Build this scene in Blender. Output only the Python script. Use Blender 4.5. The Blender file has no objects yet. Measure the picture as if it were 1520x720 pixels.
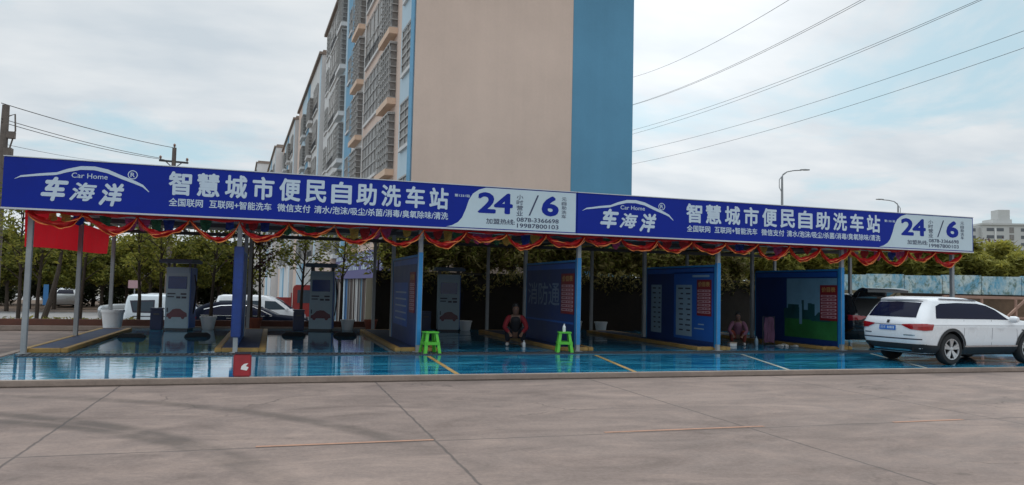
import bpy, bmesh, math, random
import numpy as np
from mathutils import Vector, Matrix
random.seed(7)
rng = np.random.default_rng(11)
SC = bpy.context.scene
COL = SC.collection
R = math.radians

# ------------------------------------------------------------------ camera
CAM_H, YAW, PITCH, ROLL, FPX = 1.6, -.3048, .0603, .0224, 1120.0
_cy, _sy = math.cos(YAW), math.sin(YAW)
_f0, _r0, _u0 = Vector((-_sy, _cy, 0)), Vector((_cy, _sy, 0)), Vector((0, 0, 1))
FWD = _f0*math.cos(PITCH) + _u0*math.sin(PITCH)
_u2 = -_f0*math.sin(PITCH) + _u0*math.cos(PITCH)
RGT = _r0*math.cos(ROLL) + _u2*math.sin(ROLL)
UPV = -_r0*math.sin(ROLL) + _u2*math.cos(ROLL)
cam_d = bpy.data.cameras.new('camera')
cam = bpy.data.objects.new('camera', cam_d); COL.objects.link(cam)
cam.matrix_world = Matrix(((RGT.x, UPV.x, -FWD.x, 0), (RGT.y, UPV.y, -FWD.y, 0), (RGT.z, UPV.z, -FWD.z, CAM_H), (0, 0, 0, 1)))
cam_d.sensor_width = 36; cam_d.lens = 36*FPX/1520
cam_d.clip_start = .1; cam_d.clip_end = 3000
SC.camera = cam

def ray(x, y): return FWD + RGT*((x-760)/FPX) - UPV*((y-360)/FPX)
def at(x, y, Y):
    d = ray(x, y); return Vector((0, 0, CAM_H)) + d*(Y/d.y)
def atz(x, y, zc): return Vector((0, 0, CAM_H)) + ray(x, y)*zc
def gp(x, y, z=0.0):
    d = ray(x, y); return Vector((0, 0, CAM_H)) + d*((z-CAM_H)/d.z)

# ------------------------------------------------------------------ light
SUN_EL, SUN_AZ = R(48), R(24)          # azimuth measured from +Y towards +X: the sun is behind the building
w = bpy.data.worlds.new('World'); SC.world = w; w.use_nodes = True
nt = w.node_tree; nt.nodes.clear()
N = lambda t: nt.nodes.new(t)
out = N('ShaderNodeOutputWorld'); bg = N('ShaderNodeBackground'); bg.inputs[1].default_value = .1
sky = N('ShaderNodeTexSky'); sky.sky_type = 'NISHITA'; sky.sun_disc = False
sky.sun_elevation = SUN_EL; sky.sun_rotation = SUN_AZ; sky.air_density = 1.0; sky.dust_density = 2.0
tc = N('ShaderNodeTexCoord'); sep = N('ShaderNodeSeparateXYZ'); nt.links.new(tc.outputs['Generated'], sep.inputs[0])
def m(op, a, b=None, clamp=False):
    n = N('ShaderNodeMath'); n.operation = op; n.use_clamp = clamp
    for i, v in enumerate((a, b)):
        if v is None: continue
        if isinstance(v, (int, float)): n.inputs[i].default_value = v
        else: nt.links.new(v, n.inputs[i])
    return n.outputs[0]
den = m('ADD', m('MAXIMUM', sep.outputs[2], 0.0), .16)
cmb = N('ShaderNodeCombineXYZ')
nt.links.new(m('DIVIDE', sep.outputs[0], den), cmb.inputs[0]); nt.links.new(m('DIVIDE', sep.outputs[1], den), cmb.inputs[1])
n1 = N('ShaderNodeTexNoise'); n1.inputs['Scale'].default_value = 1.15; n1.inputs['Detail'].default_value = 7; n1.inputs['Roughness'].default_value = .58
n1.inputs['Distortion'].default_value = .35
mp1 = N('ShaderNodeMapping'); mp1.inputs['Location'].default_value = (3.1, 1.7, 0); nt.links.new(cmb.outputs[0], mp1.inputs[0]); nt.links.new(mp1.outputs[0], n1.inputs['Vector'])
cover = N('ShaderNodeMapRange'); cover.inputs[1].default_value = .36; cover.inputs[2].default_value = .50; nt.links.new(n1.outputs[0], cover.inputs[0])
n2 = N('ShaderNodeTexNoise'); n2.inputs['Scale'].default_value = 2.3; n2.inputs['Detail'].default_value = 6
mp2 = N('ShaderNodeMapping'); mp2.inputs['Location'].default_value = (-7.3, 4.2, 0); mp2.inputs['Scale'].default_value = (1, 1.6, 1)
nt.links.new(cmb.outputs[0], mp2.inputs[0]); nt.links.new(mp2.outputs[0], n2.inputs['Vector'])
cr = N('ShaderNodeValToRGB'); nt.links.new(n2.outputs[0], cr.inputs[0])
e = cr.color_ramp.elements
e[0].position = .30; e[0].color = (6.0, 6.7, 7.3, 1); e[1].position = .70; e[1].color = (7.9, 8.25, 8.5, 1)
mix = N('ShaderNodeMix'); mix.data_type = 'RGBA'
skyl = N('ShaderNodeMix'); skyl.data_type = 'RGBA'; skyl.inputs[0].default_value = .85
nt.links.new(sky.outputs[0], skyl.inputs[6]); skyl.inputs[7].default_value = (5.0, 7.0, 7.9, 1)
nt.links.new(cover.outputs[0], mix.inputs[0]); nt.links.new(skyl.outputs[2], mix.inputs[6]); nt.links.new(cr.outputs[0], mix.inputs[7])
# bright cloud round the veiled sun (a glow fixed in the sky, by direction)
gd = ray(1000, -10).normalized()
dt = N('ShaderNodeVectorMath'); dt.operation = 'DOT_PRODUCT'; dt.inputs[1].default_value = gd
nrm = N('ShaderNodeVectorMath'); nrm.operation = 'NORMALIZE'; nt.links.new(tc.outputs['Generated'], nrm.inputs[0]); nt.links.new(nrm.outputs[0], dt.inputs[0])
glow = m('MULTIPLY', m('POWER', m('MAXIMUM', dt.outputs['Value'], 0.0), 55.0), 3.2)
add = N('ShaderNodeMix'); add.data_type = 'RGBA'; add.blend_type = 'ADD'; add.inputs[0].default_value = 1
gc = N('ShaderNodeCombineXYZ'); [nt.links.new(glow, gc.inputs[i]) for i in range(3)]
nt.links.new(mix.outputs[2], add.inputs[6]); nt.links.new(gc.outputs[0], add.inputs[7])
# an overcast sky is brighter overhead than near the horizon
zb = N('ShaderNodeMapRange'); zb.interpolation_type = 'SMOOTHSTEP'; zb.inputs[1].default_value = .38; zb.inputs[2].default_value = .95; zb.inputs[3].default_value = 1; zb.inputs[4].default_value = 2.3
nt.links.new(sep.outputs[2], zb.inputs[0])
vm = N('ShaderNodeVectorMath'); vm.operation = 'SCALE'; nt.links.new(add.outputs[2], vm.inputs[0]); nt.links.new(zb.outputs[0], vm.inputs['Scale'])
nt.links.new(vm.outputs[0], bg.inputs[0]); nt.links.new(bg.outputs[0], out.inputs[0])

sd = bpy.data.lights.new('sun', 'SUN'); sd.energy = 1.3; sd.angle = R(20); sd.color = (1, .95, .87)
sun = bpy.data.objects.new('sun', sd); COL.objects.link(sun)
sv = Vector((math.sin(SUN_AZ)*math.cos(SUN_EL), math.cos(SUN_AZ)*math.cos(SUN_EL), math.sin(SUN_EL)))
sun.rotation_euler = sv.to_track_quat('Z', 'Y').to_euler()
sun.location = (10, 40, 60)
SC.view_settings.view_transform = 'Standard'; SC.view_settings.look = 'None'
SC.view_settings.exposure = 0.0; SC.view_settings.gamma = 1; SC.view_settings.use_curve_mapping = False
SC.cycles.use_denoising = True
SC.cycles.max_bounces = 8; SC.cycles.diffuse_bounces = 4; SC.cycles.transparent_max_bounces = 8

# ------------------------------------------------------------------ materials
class NT:
    def __init__(s, mt): s.t = mt.node_tree; s.l = s.t.links
    def n(s, ty, **kw):
        x = s.t.nodes.new(ty)
        for k, v in kw.items(): setattr(x, k, v)
        return x
    def put(s, sock, v):
        if isinstance(v, bpy.types.NodeSocket): s.l.new(v, sock)
        else: sock.default_value = v
    def math(s, op, a, b=0.0, clamp=False):
        x = s.n('ShaderNodeMath', operation=op, use_clamp=clamp); s.put(x.inputs[0], a); s.put(x.inputs[1], b); return x.outputs[0]
    def noise(s, vec, scale, detail=4, rough=.55, dist=0):
        x = s.n('ShaderNodeTexNoise'); s.put(x.inputs['Vector'], vec); x.inputs['Scale'].default_value = scale
        x.inputs['Detail'].default_value = detail; x.inputs['Roughness'].default_value = rough; x.inputs['Distortion'].default_value = dist
        return x.outputs[0]
    def mapr(s, v, a, b, c=0, d=1):
        x = s.n('ShaderNodeMapRange'); s.put(x.inputs[0], v)
        for i, q in enumerate((a, b, c, d)): x.inputs[i+1].default_value = q
        return x.outputs[0]
    def mixc(s, f, a, b, mode='MIX'):
        x = s.n('ShaderNodeMix', data_type='RGBA', blend_type=mode); s.put(x.inputs[0], f); s.put(x.inputs[6], a); s.put(x.inputs[7], b); return x.outputs[2]
    def scalev(s, vec, sc):
        x = s.n('ShaderNodeMapping'); s.put(x.inputs[0], vec); x.inputs['Scale'].default_value = sc; return x.outputs[0]
def c4(c): return (c[0], c[1], c[2], 1)
def newmat(name):
    mt = bpy.data.materials.new(name); mt.use_nodes = True
    b = mt.node_tree.nodes['Principled BSDF']
    return mt, NT(mt), b
def mat(name, col, rough=.6, metal=0, var=.18, scale=2.0, bump=0, bscale=30, spec=.5, coat=0, stretch=(1, 1, 1)):
    mt, t, b = newmat(name)
    tcn = t.n('ShaderNodeTexCoord'); v = t.scalev(tcn.outputs['Object'], stretch)
    n_a = t.noise(v, scale, 6, .62); n_b = t.noise(v, scale*9, 3, .6)
    k = t.math('ADD', t.math('MULTIPLY', n_a, .72), t.math('MULTIPLY', n_b, .28))
    lo = tuple(c*(1-var) for c in col); hi = tuple(min(1, c*(1+var)) for c in col)
    cc = t.mixc(t.mapr(k, .33, .67), c4(lo), c4(hi)); t.put(b.inputs['Base Color'], cc)
    t.put(b.inputs['Roughness'], t.mapr(k, .3, .7, max(.02, rough-.08), min(1, rough+.08)))
    b.inputs['Metallic'].default_value = metal; b.inputs['Specular IOR Level'].default_value = spec
    if coat: b.inputs['Coat Weight'].default_value = coat; b.inputs['Coat Roughness'].default_value = .04
    if bump:
        bp = t.n('ShaderNodeBump'); bp.inputs['Strength'].default_value = bump; bp.inputs['Distance'].default_value = .02
        t.put(bp.inputs['Height'], t.noise(v, bscale, 4)); t.put(b.inputs['Normal'], bp.outputs[0])
    return mt
def leafmat(name, dark, light, scale=.9):
    mt, t, b = newmat(name)
    tcn = t.n('ShaderNodeTexCoord'); oi = t.n('ShaderNodeObjectInfo')
    at_ = t.n('ShaderNodeAttribute', attribute_name='tint')
    k = t.math('ADD', t.math('MULTIPLY', t.noise(tcn.outputs['Object'], scale, 3), .6), t.math('MULTIPLY', at_.outputs['Fac'], .5))
    k = t.math('ADD', k, t.math('MULTIPLY', t.math('SUBTRACT', oi.outputs['Random'], .5), .25))
    cc = t.mixc(t.mapr(k, .25, .85), c4(dark), c4(light))
    t.put(b.inputs['Base Color'], cc); b.inputs['Roughness'].default_value = .6; b.inputs['Specular IOR Level'].default_value = .25
    tr = t.n('ShaderNodeBsdfTranslucent'); t.put(tr.inputs[0], cc)
    ms = t.n('ShaderNodeMixShader'); ms.inputs[0].default_value = .5
    o = t.t.nodes['Material Output']; t.l.new(b.outputs[0], ms.inputs[1]); t.l.new(tr.outputs[0], ms.inputs[2]); t.l.new(ms.outputs[0], o.inputs[0])
    return mt
M = {}
def clothmat(name, col, rough=.6, tr_=.45):
    mt = mat(name, col, rough, var=.22, scale=4, bump=.2, bscale=9); t = NT(mt); b = mt.node_tree.nodes['Principled BSDF']
    tr = t.n('ShaderNodeBsdfTranslucent'); tr.inputs[0].default_value = (min(1, col[0]*1.5), col[1]*1.5, col[2]*1.5, 1)
    ms = t.n('ShaderNodeMixShader'); ms.inputs[0].default_value = tr_
    o = mt.node_tree.nodes['Material Output']; t.l.new(b.outputs[0], ms.inputs[1]); t.l.new(tr.outputs[0], ms.inputs[2]); t.l.new(ms.outputs[0], o.inputs[0]); return mt
def lot_mat():
    mt, t, b = newmat('lot concrete')
    pos = t.n('ShaderNodeNewGeometry').outputs['Position']
    big = t.noise(pos, .22, 5, .6); med = t.noise(t.scalev(pos, (.75, 1.25, 1)), 1.5, 8, .72, .8); fine = t.noise(pos, 22, 6, .8)
    sw = t.noise(t.scalev(pos, (.7, 1.5, 1)), .8, 8, .7, 1.4)
    k = t.math('ADD', t.math('ADD', t.math('MULTIPLY', big, .24), t.math('MULTIPLY', med, .30)), t.math('ADD', t.math('MULTIPLY', fine, .22), t.math('MULTIPLY', sw, .28)))
    ramp = t.n('ShaderNodeValToRGB'); t.put(ramp.inputs[0], k)
    e = ramp.color_ramp.elements; e[0].position = .39; e[0].color = (.085, .058, .047, 1); e[1].position = .62; e[1].color = (.285, .212, .178, 1)
    n_ = e.new(.5); n_.color = (.176, .130, .112, 1)
    col = ramp.outputs[0]
    sp = t.n('ShaderNodeSeparateXYZ'); t.put(sp.inputs[0], pos); X, Y = sp.outputs[0], sp.outputs[1]
    # worn tyre tracks: arcs of rubber on the slab, broken up by noise
    brk = t.mapr(t.noise(t.scalev(pos, (.8, .8, 1)), 1.3, 5, .65), .30, .52)
    rub = None
    for cx, cyy, rad, wd, st in ((-6.6, 4.15, 7.11, .12, .95), (-5.4, 4.6, 7.45, .12, .8), (-5.45, 4.59, 5.79, .11, .9), (12.0, -.6, 8.3, .16, .35), (12.0, -.6, 9.8, .15, .3)):
        dx = t.math('SUBTRACT', X, cx); dy = t.math('SUBTRACT', Y, cyy)
        d = t.math('ABSOLUTE', t.math('SUBTRACT', t.math('SQRT', t.math('ADD', t.math('MULTIPLY', dx, dx), t.math('MULTIPLY', dy, dy))), rad))
        q = t.math('MULTIPLY', t.mapr(d, wd*.5, wd*1.7, 1, 0), st)
        rub = q if rub is None else t.math('MAXIMUM', rub, q)
    rub = t.math('MULTIPLY', t.math('MULTIPLY', rub, brk), t.mapr(Y, 6.3, 8.2, .15, 1))
    col = t.mixc(t.math('MULTIPLY', rub, .72), col, (.052, .040, .034, 1))
    # hairline cracks, only here and there, and old oil spots
    vo = t.n('ShaderNodeTexVoronoi', feature='DISTANCE_TO_EDGE'); vo.inputs['Scale'].default_value = .28
    wv = t.n('ShaderNodeVectorMath', operation='ADD'); t.put(wv.inputs[0], pos); nz = t.n('ShaderNodeTexNoise'); t.put(nz.inputs['Vector'], pos); nz.inputs['Scale'].default_value = 1.4; nz.inputs['Detail'].default_value = 5
    t.put(wv.inputs[1], nz.outputs['Color']); t.put(vo.inputs['Vector'], wv.outputs[0])
    crk = t.math('MULTIPLY', t.mapr(vo.outputs['Distance'], .0015, .006, 1, 0), t.mapr(t.noise(pos, .35, 2), .50, .58))
    col = t.mixc(t.math('MULTIPLY', crk, .6), col, (.05, .038, .032, 1))
    oil = t.mapr(t.noise(pos, 1.9, 3, .5), .69, .76)
    col = t.mixc(t.math('MULTIPLY', oil, .5), col, (.055, .045, .038, 1))
    # darker tone in broken patches, growing towards the foot of the pad kerb
    foot_dk = t.math('MULTIPLY', t.mapr(Y, 11.6, 12.8), t.mapr(t.noise(t.scalev(pos, (.45, 1.4, 1)), 1.1, 4), .45, .62))
    col = t.mixc(t.math('MULTIPLY', foot_dk, .5), col, (.07, .055, .048, 1))
    # sawn joints of the slab
    jt = None
    wob = t.math('MULTIPLY', t.math('SUBTRACT', t.noise(pos, 3.0, 3), .5), .05)
    for v, off, per in ((X, 2.13, 3.8), (Y, -7.8, 5.4)):
        fr = t.math('ABSOLUTE', t.math('SUBTRACT', t.math('PINGPONG', t.math('ADD', t.math('ADD', v, wob), off+per*20), per/2), 0))
        q = t.mapr(fr, .007, .020, 1, 0); jt = q if jt is None else t.math('MAXIMUM', jt, q)
    col = t.mixc(t.math('MULTIPLY', jt, .72), col, (.05, .042, .04, 1))
    t.put(b.inputs['Base Color'], col); t.put(b.inputs['Roughness'], t.mapr(med, .3, .7, .62, .9)); b.inputs['Specular IOR Level'].default_value = .35
    bp = t.n('ShaderNodeBump'); bp.inputs['Strength'].default_value = .25; bp.inputs['Distance'].default_value = .01
    t.put(bp.inputs['Height'], t.math('SUBTRACT', fine, t.math('MULTIPLY', jt, 2.0))); t.put(b.inputs['Normal'], bp.outputs[0])
    return mt
def pad_mat():
    mt, t, b = newmat('wet blue pad coating')
    pos = t.n('ShaderNodeNewGeometry').outputs['Position']
    big = t.noise(t.scalev(pos, (.5, 1, 1)), .9, 5, .6, .5); fine = t.noise(t.scalev(pos, (.6, 2.4, 1)), 2.4, 5, .6)
    worn = t.mapr(t.noise(t.scalev(pos, (.30, 2.6, 1)), 1.7, 6, .62, 1.0), .48, .57)
    col = t.mixc(t.mapr(big, .3, .7), (.003, .085, .185, 1), (.004, .125, .245, 1))
    col = t.mixc(t.math('MULTIPLY', worn, .85), col, (.045, .31, .45, 1))
    t.put(b.inputs['Base Color'], col)
    spx = t.n('ShaderNodeSeparateXYZ'); t.put(spx.inputs[0], pos)      # the left bays stand in a film of water, the right ones have drained
    dry = t.mapr(t.math('ADD', t.noise(t.scalev(pos, (.5, 1.5, 1)), 1.2, 5, .6, .4), t.mapr(spx.outputs[0], 0, 5, -.14, .02)), .50, .60)
    t.put(b.inputs['Roughness'], t.mapr(dry, 0, 1, .035, .2)); b.inputs['IOR'].default_value = 1.6
    bp = t.n('ShaderNodeBump'); bp.inputs['Strength'].default_value = .2; bp.inputs['Distance'].default_value = .012
    rip = t.math('ADD', t.noise(t.scalev(pos, (.8, 1.8, 1)), 2.2, 3, .5, .5), t.math('MULTIPLY', t.noise(t.scalev(pos, (1, 2.0, 1)), 9, 2), .12))
    t.put(bp.inputs['Height'], rip); t.put(b.inputs['Normal'], bp.outputs[0])
    return mt
M['lot'] = lot_mat(); M['pad'] = pad_mat()
M['asphalt'] = mat('road asphalt', (.22, .21, .205), .85, var=.2, scale=.6, bump=.3, bscale=60)
M['earth'] = mat('earth', (.13, .11, .07), .95, var=.35, scale=.2, bump=.5, bscale=6)
M['soil'] = mat('soil', (.10, .062, .038), .95, var=.4, scale=2, bump=.8, bscale=14)
M['kerb'] = mat('kerb concrete', (.27, .21, .175), .85, var=.22, scale=2.2, bump=.3)
M['kerbred'] = mat('painted brown kerb', (.12, .045, .03), .8, var=.3, scale=1.5, bump=.3)
M['yellow'] = mat('yellow line paint', (.34, .20, .055), .6, var=.35, scale=3)
M['paleline'] = mat('worn line paint', (.27, .27, .23), .6, var=.35, scale=3)
M['orange'] = mat('faded orange line', (.33, .175, .115), .8, var=.22, scale=6)
M['islandblue'] = mat('island blue', (.008, .024, .075), .6, var=.25, scale=2)
M['steel'] = mat('grey painted steel', (.30, .31, .315), .45, var=.15, scale=3)
M['darksteel'] = mat('dark steel', (.06, .06, .065), .5, var=.2, scale=3)
M['postblue'] = mat('cyan blue post paint', (.02, .22, .50), .45, var=.12, scale=3)
M['roof'] = mat('roof sheet', (.48, .49, .50), .55, var=.15, scale=1)
M['signblue'] = mat('sign blue', (.0045, .021, .265), .5, var=.08, scale=1.2, spec=.18)
M['signpale'] = mat('sign pale face', (.50, .60, .65), .45, var=.05, scale=1)
M['signwhite'] = mat('sign white lettering', (.52, .61, .70), .45, var=.04)
M['signink'] = mat('sign dark ink', (.035, .045, .10), .5, var=.05)
M['alu'] = mat('aluminium trim', (.55, .57, .60), .35, .6, var=.08)
M['redcloth'] = clothmat('red cloth', (.62, .016, .026), .65, .5)
M['redsatin'] = clothmat('red satin', (.55, .016, .016), .42, .35)
M['markerred'] = mat('marker red plastic', (.30, .012, .02), .5, var=.25, scale=5)
M['sleeveblue'] = mat('post sleeve print', (.012, .045, .22), .5, var=.3, scale=1.5)
M['gold'] = mat('gold fringe', (.66, .17, .025), .5, var=.3, scale=10)
for nm, c in (('flagred', (.42, .02, .02)), ('flaggreen', (.03, .12, .05)), ('flagblue', (.02, .04, .22)), ('flagyellow', (.5, .28, .05)), ('flagpink', (.45, .06, .16))):
    M[nm] = mat('pennant '+nm[4:], c, .7, var=.15)
M['panelnavy'] = mat('panel navy print', (.008, .034, .15), .42, var=.15, scale=1)
M['panelblue'] = mat('panel blue print', (.013, .10, .40), .42, var=.1, scale=1)
M['panelsky'] = mat('mural sky print', (.17, .33, .45), .4, var=.18, scale=.8)
M['panelgreen'] = mat('mural lawn print', (.028, .16, .045), .4, var=.3, scale=2)
M['panelteal'] = mat('mural skyline print', (.012, .075, .085), .4, var=.3, scale=2)
M['panelpale'] = mat('pale table print', (.25, .36, .45), .4, var=.08)
M['panelfaint'] = mat('faint pale print', (.16, .22, .32), .45, var=.3, scale=3)
M['pricered'] = mat('price board red', (.20, .010, .016), .45, var=.15, scale=3)
M['pricepink'] = mat('price row', (.46, .27, .30), .45, var=.06)
M['pricegold'] = mat('price title gold', (.42, .23, .08), .45, var=.06)
M['ink'] = mat('dark print', (.03, .03, .05), .5, var=.05)
M['white'] = mat('white plastic', (.72, .72, .71), .45, var=.06)
M['tubwhite'] = mat('tub white plastic', (.76, .76, .77), .5, var=.1, scale=3)
M['terracotta'] = mat('terracotta', (.28, .075, .04), .8, var=.2, scale=6)
M['binblue'] = mat('bin navy plastic', (.012, .022, .075), .45, var=.15)
M['kioskgrey'] = mat('kiosk pale steel', (.29, .40, .46), .42, var=.1, scale=2)
M['kioskblue'] = mat('kiosk blue side', (.02, .10, .36), .4, var=.12)
M['kioskroof'] = mat('kiosk hood', (.03, .075, .13), .4, var=.15)
M['screen'] = mat('kiosk screen print', (.012, .045, .19), .2, var=.15)
M['carred'] = mat('red car print', (.12, .035, .05), .4, var=.2, scale=8)
M['rubber'] = mat('black rubber', (.014, .014, .015), .75, var=.25, scale=6)
M['stool'] = mat('green plastic', (.10, .50, .04), .45, var=.06, scale=3)
M['stooldark'] = mat('darker green plastic', (.08, .42, .04), .5, var=.06)
M['carwhite'] = mat('white car paint', (.78, .79, .81), .28, var=.025, scale=.8, coat=.8)
M['carsilver'] = mat('silver car paint', (.27, .28, .285), .32, .25, var=.06, coat=.6)
M['vanwhite'] = mat('pale van paint', (.66, .72, .76), .32, var=.05, coat=.5)
M['carblack'] = mat('black car paint', (.010, .011, .014), .2, var=.1, coat=1)
M['carnavy'] = mat('dark blue car paint', (.006, .009, .020), .65, var=.1, spec=.04)
M['truckred'] = mat('red truck paint', (.30, .025, .022), .4, var=.15, coat=.3)
def glassmat(name, col, r=.05):
    mt = mat(name, col, r, var=.12, scale=1.2, spec=.12); return mt
M['carglass'] = glassmat('tinted car glass', (.006, .008, .026))
M['paleglass'] = glassmat('pale car glass', (.06, .08, .10))
M['lampred'] = mat('red lamp lens', (.33, .010, .014), .12, var=.15, scale=20, coat=1)
M['lampclear'] = mat('clear lamp lens', (.6, .62, .65), .1, var=.1, coat=1)
M['chrome'] = mat('chrome', (.62, .63, .65), .2, .9, var=.06)
M['alloy'] = mat('alloy rim', (.56, .57, .58), .3, .7, var=.08)
M['plateblue'] = mat('plate blue', (.03, .15, .52), .4, var=.05)
M['clad'] = mat('black cladding', (.022, .022, .024), .6, var=.15)
def wallmat(name, col):
    mt, t, b = newmat(name); v = t.n('ShaderNodeTexCoord').outputs['Object']
    cloud = t.noise(v, .22, 5, .6); streak = t.noise(t.scalev(v, (1.4, 1.4, .05)), 1.6, 6, .7); grain = t.noise(v, 9, 4, .7)
    k = t.math('ADD', t.math('MULTIPLY', cloud, .68), t.math('ADD', t.math('MULTIPLY', streak, .17), t.math('MULTIPLY', grain, .15)))
    col_ = t.mixc(t.mapr(k, .35, .65), c4(tuple(c*.88 for c in col)), c4(tuple(min(1, c*1.09) for c in col)))
    t.put(b.inputs['Base Color'], col_); b.inputs['Roughness'].default_value = .88
    bp = t.n('ShaderNodeBump'); bp.inputs['Strength'].default_value = .15; bp.inputs['Distance'].default_value = .02; t.put(bp.inputs['Height'], grain); t.put(b.inputs['Normal'], bp.outputs[0]); return mt
M['beige'] = wallmat('beige render wall', (.60, .462, .385))
M['bluewall'] = wallmat('blue render wall', (.10, .265, .40))
M['palewall'] = mat('pale blue facade', (.50, .62, .70), .85, var=.08, scale=.4, stretch=(1, 1, .4))
M['bluestripe'] = mat('blue facade stripe', (.17, .36, .52), .8, var=.1)
M['whitewall'] = mat('white facade', (.68, .66, .65), .85, var=.1, scale=.5, stretch=(1, 1, .4))
M['peach'] = mat('peach facade', (.68, .52, .44), .85, var=.08, scale=.6)
M['peachdark'] = mat('orange ledge', (.70, .50, .37), .8, var=.1)
M['cagegrey'] = mat('window cage bars', (.40, .385, .37), .6, var=.15)
M['winglass'] = mat('window glass', (.21, .195, .185), .4, var=.5, scale=1.3)
M['winwarm'] = mat('curtained glass', (.25, .215, .19), .3, var=.5, scale=1.2)
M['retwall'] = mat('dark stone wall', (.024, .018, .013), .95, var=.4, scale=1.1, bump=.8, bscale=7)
M['brownwall'] = mat('brown bank wall', (.13, .085, .055), .95, var=.35, scale=.8, bump=.6, bscale=6)
M['timber'] = mat('pinkish timber', (.34, .21, .16), .85, var=.2, scale=3)
M['bark'] = mat('bark', (.055, .04, .03), .95, var=.35, scale=5, bump=.6, bscale=20)
M['barkgrey'] = mat('grey bark', (.14, .115, .10), .95, var=.3, scale=5, bump=.6, bscale=20)
M['concretepole'] = mat('weathered concrete pole', (.14, .115, .10), .9, var=.3, scale=3, bump=.4)
M['wire'] = mat('black cable', (.03, .03, .033), .7, var=.05)
M['porcelain'] = mat('insulator', (.20, .11, .08), .4, var=.1)
M['lampgrey'] = mat('lamp post grey', (.30, .31, .33), .5, var=.1)
M['skin'] = mat('skin', (.17, .09, .06), .55, var=.06)
M['hair'] = mat('black hair', (.012, .010, .010), .5, var=.1)
M['jacketred'] = mat('red jacket', (.22, .012, .02), .8, var=.15)
M['vestblack'] = mat('black vest', (.014, .014, .018), .8, var=.15)
M['trousersdark'] = mat('dark trousers', (.018, .020, .03), .85, var=.2)
M['jacketpink'] = mat('pink jacket', (.20, .085, .13), .85, var=.15)
M['trousersred'] = mat('rust red trousers', (.22, .04, .025), .85, var=.15)
M['towelpink'] = mat('mauve towel', (.15, .07, .125), .9, var=.15)
M['shoe'] = mat('pale shoe', (.5, .48, .46), .6, var=.1)
M['leafmid'] = leafmat('mid green leaves', (.07, .085, .018), (.33, .33, .065))
M['leafyellow'] = leafmat('yellow green leaves', (.11, .115, .02), (.44, .39, .07))
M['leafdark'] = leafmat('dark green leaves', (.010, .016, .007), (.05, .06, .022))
M['leafpurple'] = leafmat('purple leaves', (.028, .010, .012), (.105, .035, .04))
M['leafolive'] = leafmat('olive brown leaves', (.085, .075, .024), (.34, .28, .10))
M['leafbamboo'] = leafmat('bamboo leaves', (.16, .16, .035), (.46, .44, .11))
M['shopcream'] = mat('cream shutter', (.46, .42, .38), .7, var=.1); M['shopbrown'] = mat('brown shutter', (.10, .065, .05), .7, var=.15)
M['shopgrey'] = mat('grey shutter', (.22, .20, .19), .7, var=.1); M['shopblue'] = mat('blue shutter', (.04, .16, .36), .7, var=.1)
M['shopsign'] = mat('purple shop sign', (.13, .12, .28), .6, var=.12); M['pinksign'] = mat('pink sign face', (.48, .30, .32), .6, var=.08)
M['farwall'] = mat('far pale wall', (.50, .50, .49), .85, var=.06, scale=.2); M['farglass'] = mat('far window', (.10, .11, .125), .3, var=.2, scale=.2)
def mural_mat():
    mt, t, b = newmat('blue and white painted wall')
    pos = t.n('ShaderNodeNewGeometry').outputs['Position']
    v = t.scalev(pos, (1, 1, .6))
    k = t.noise(v, 1.5, 8, .75, 1.0); k2 = t.noise(v, 5.0, 6, .75)
    col = t.mixc(t.mapr(k, .40, .60), (.10, .34, .50, 1), (.55, .64, .62, 1))
    col = t.mixc(t.math('MULTIPLY', t.mapr(k2, .50, .60), .75), col, (.08, .13, .08, 1))
    t.put(b.inputs['Base Color'], col); b.inputs['Roughness'].default_value = .85
    return mt
M['mural'] = mural_mat()
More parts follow.
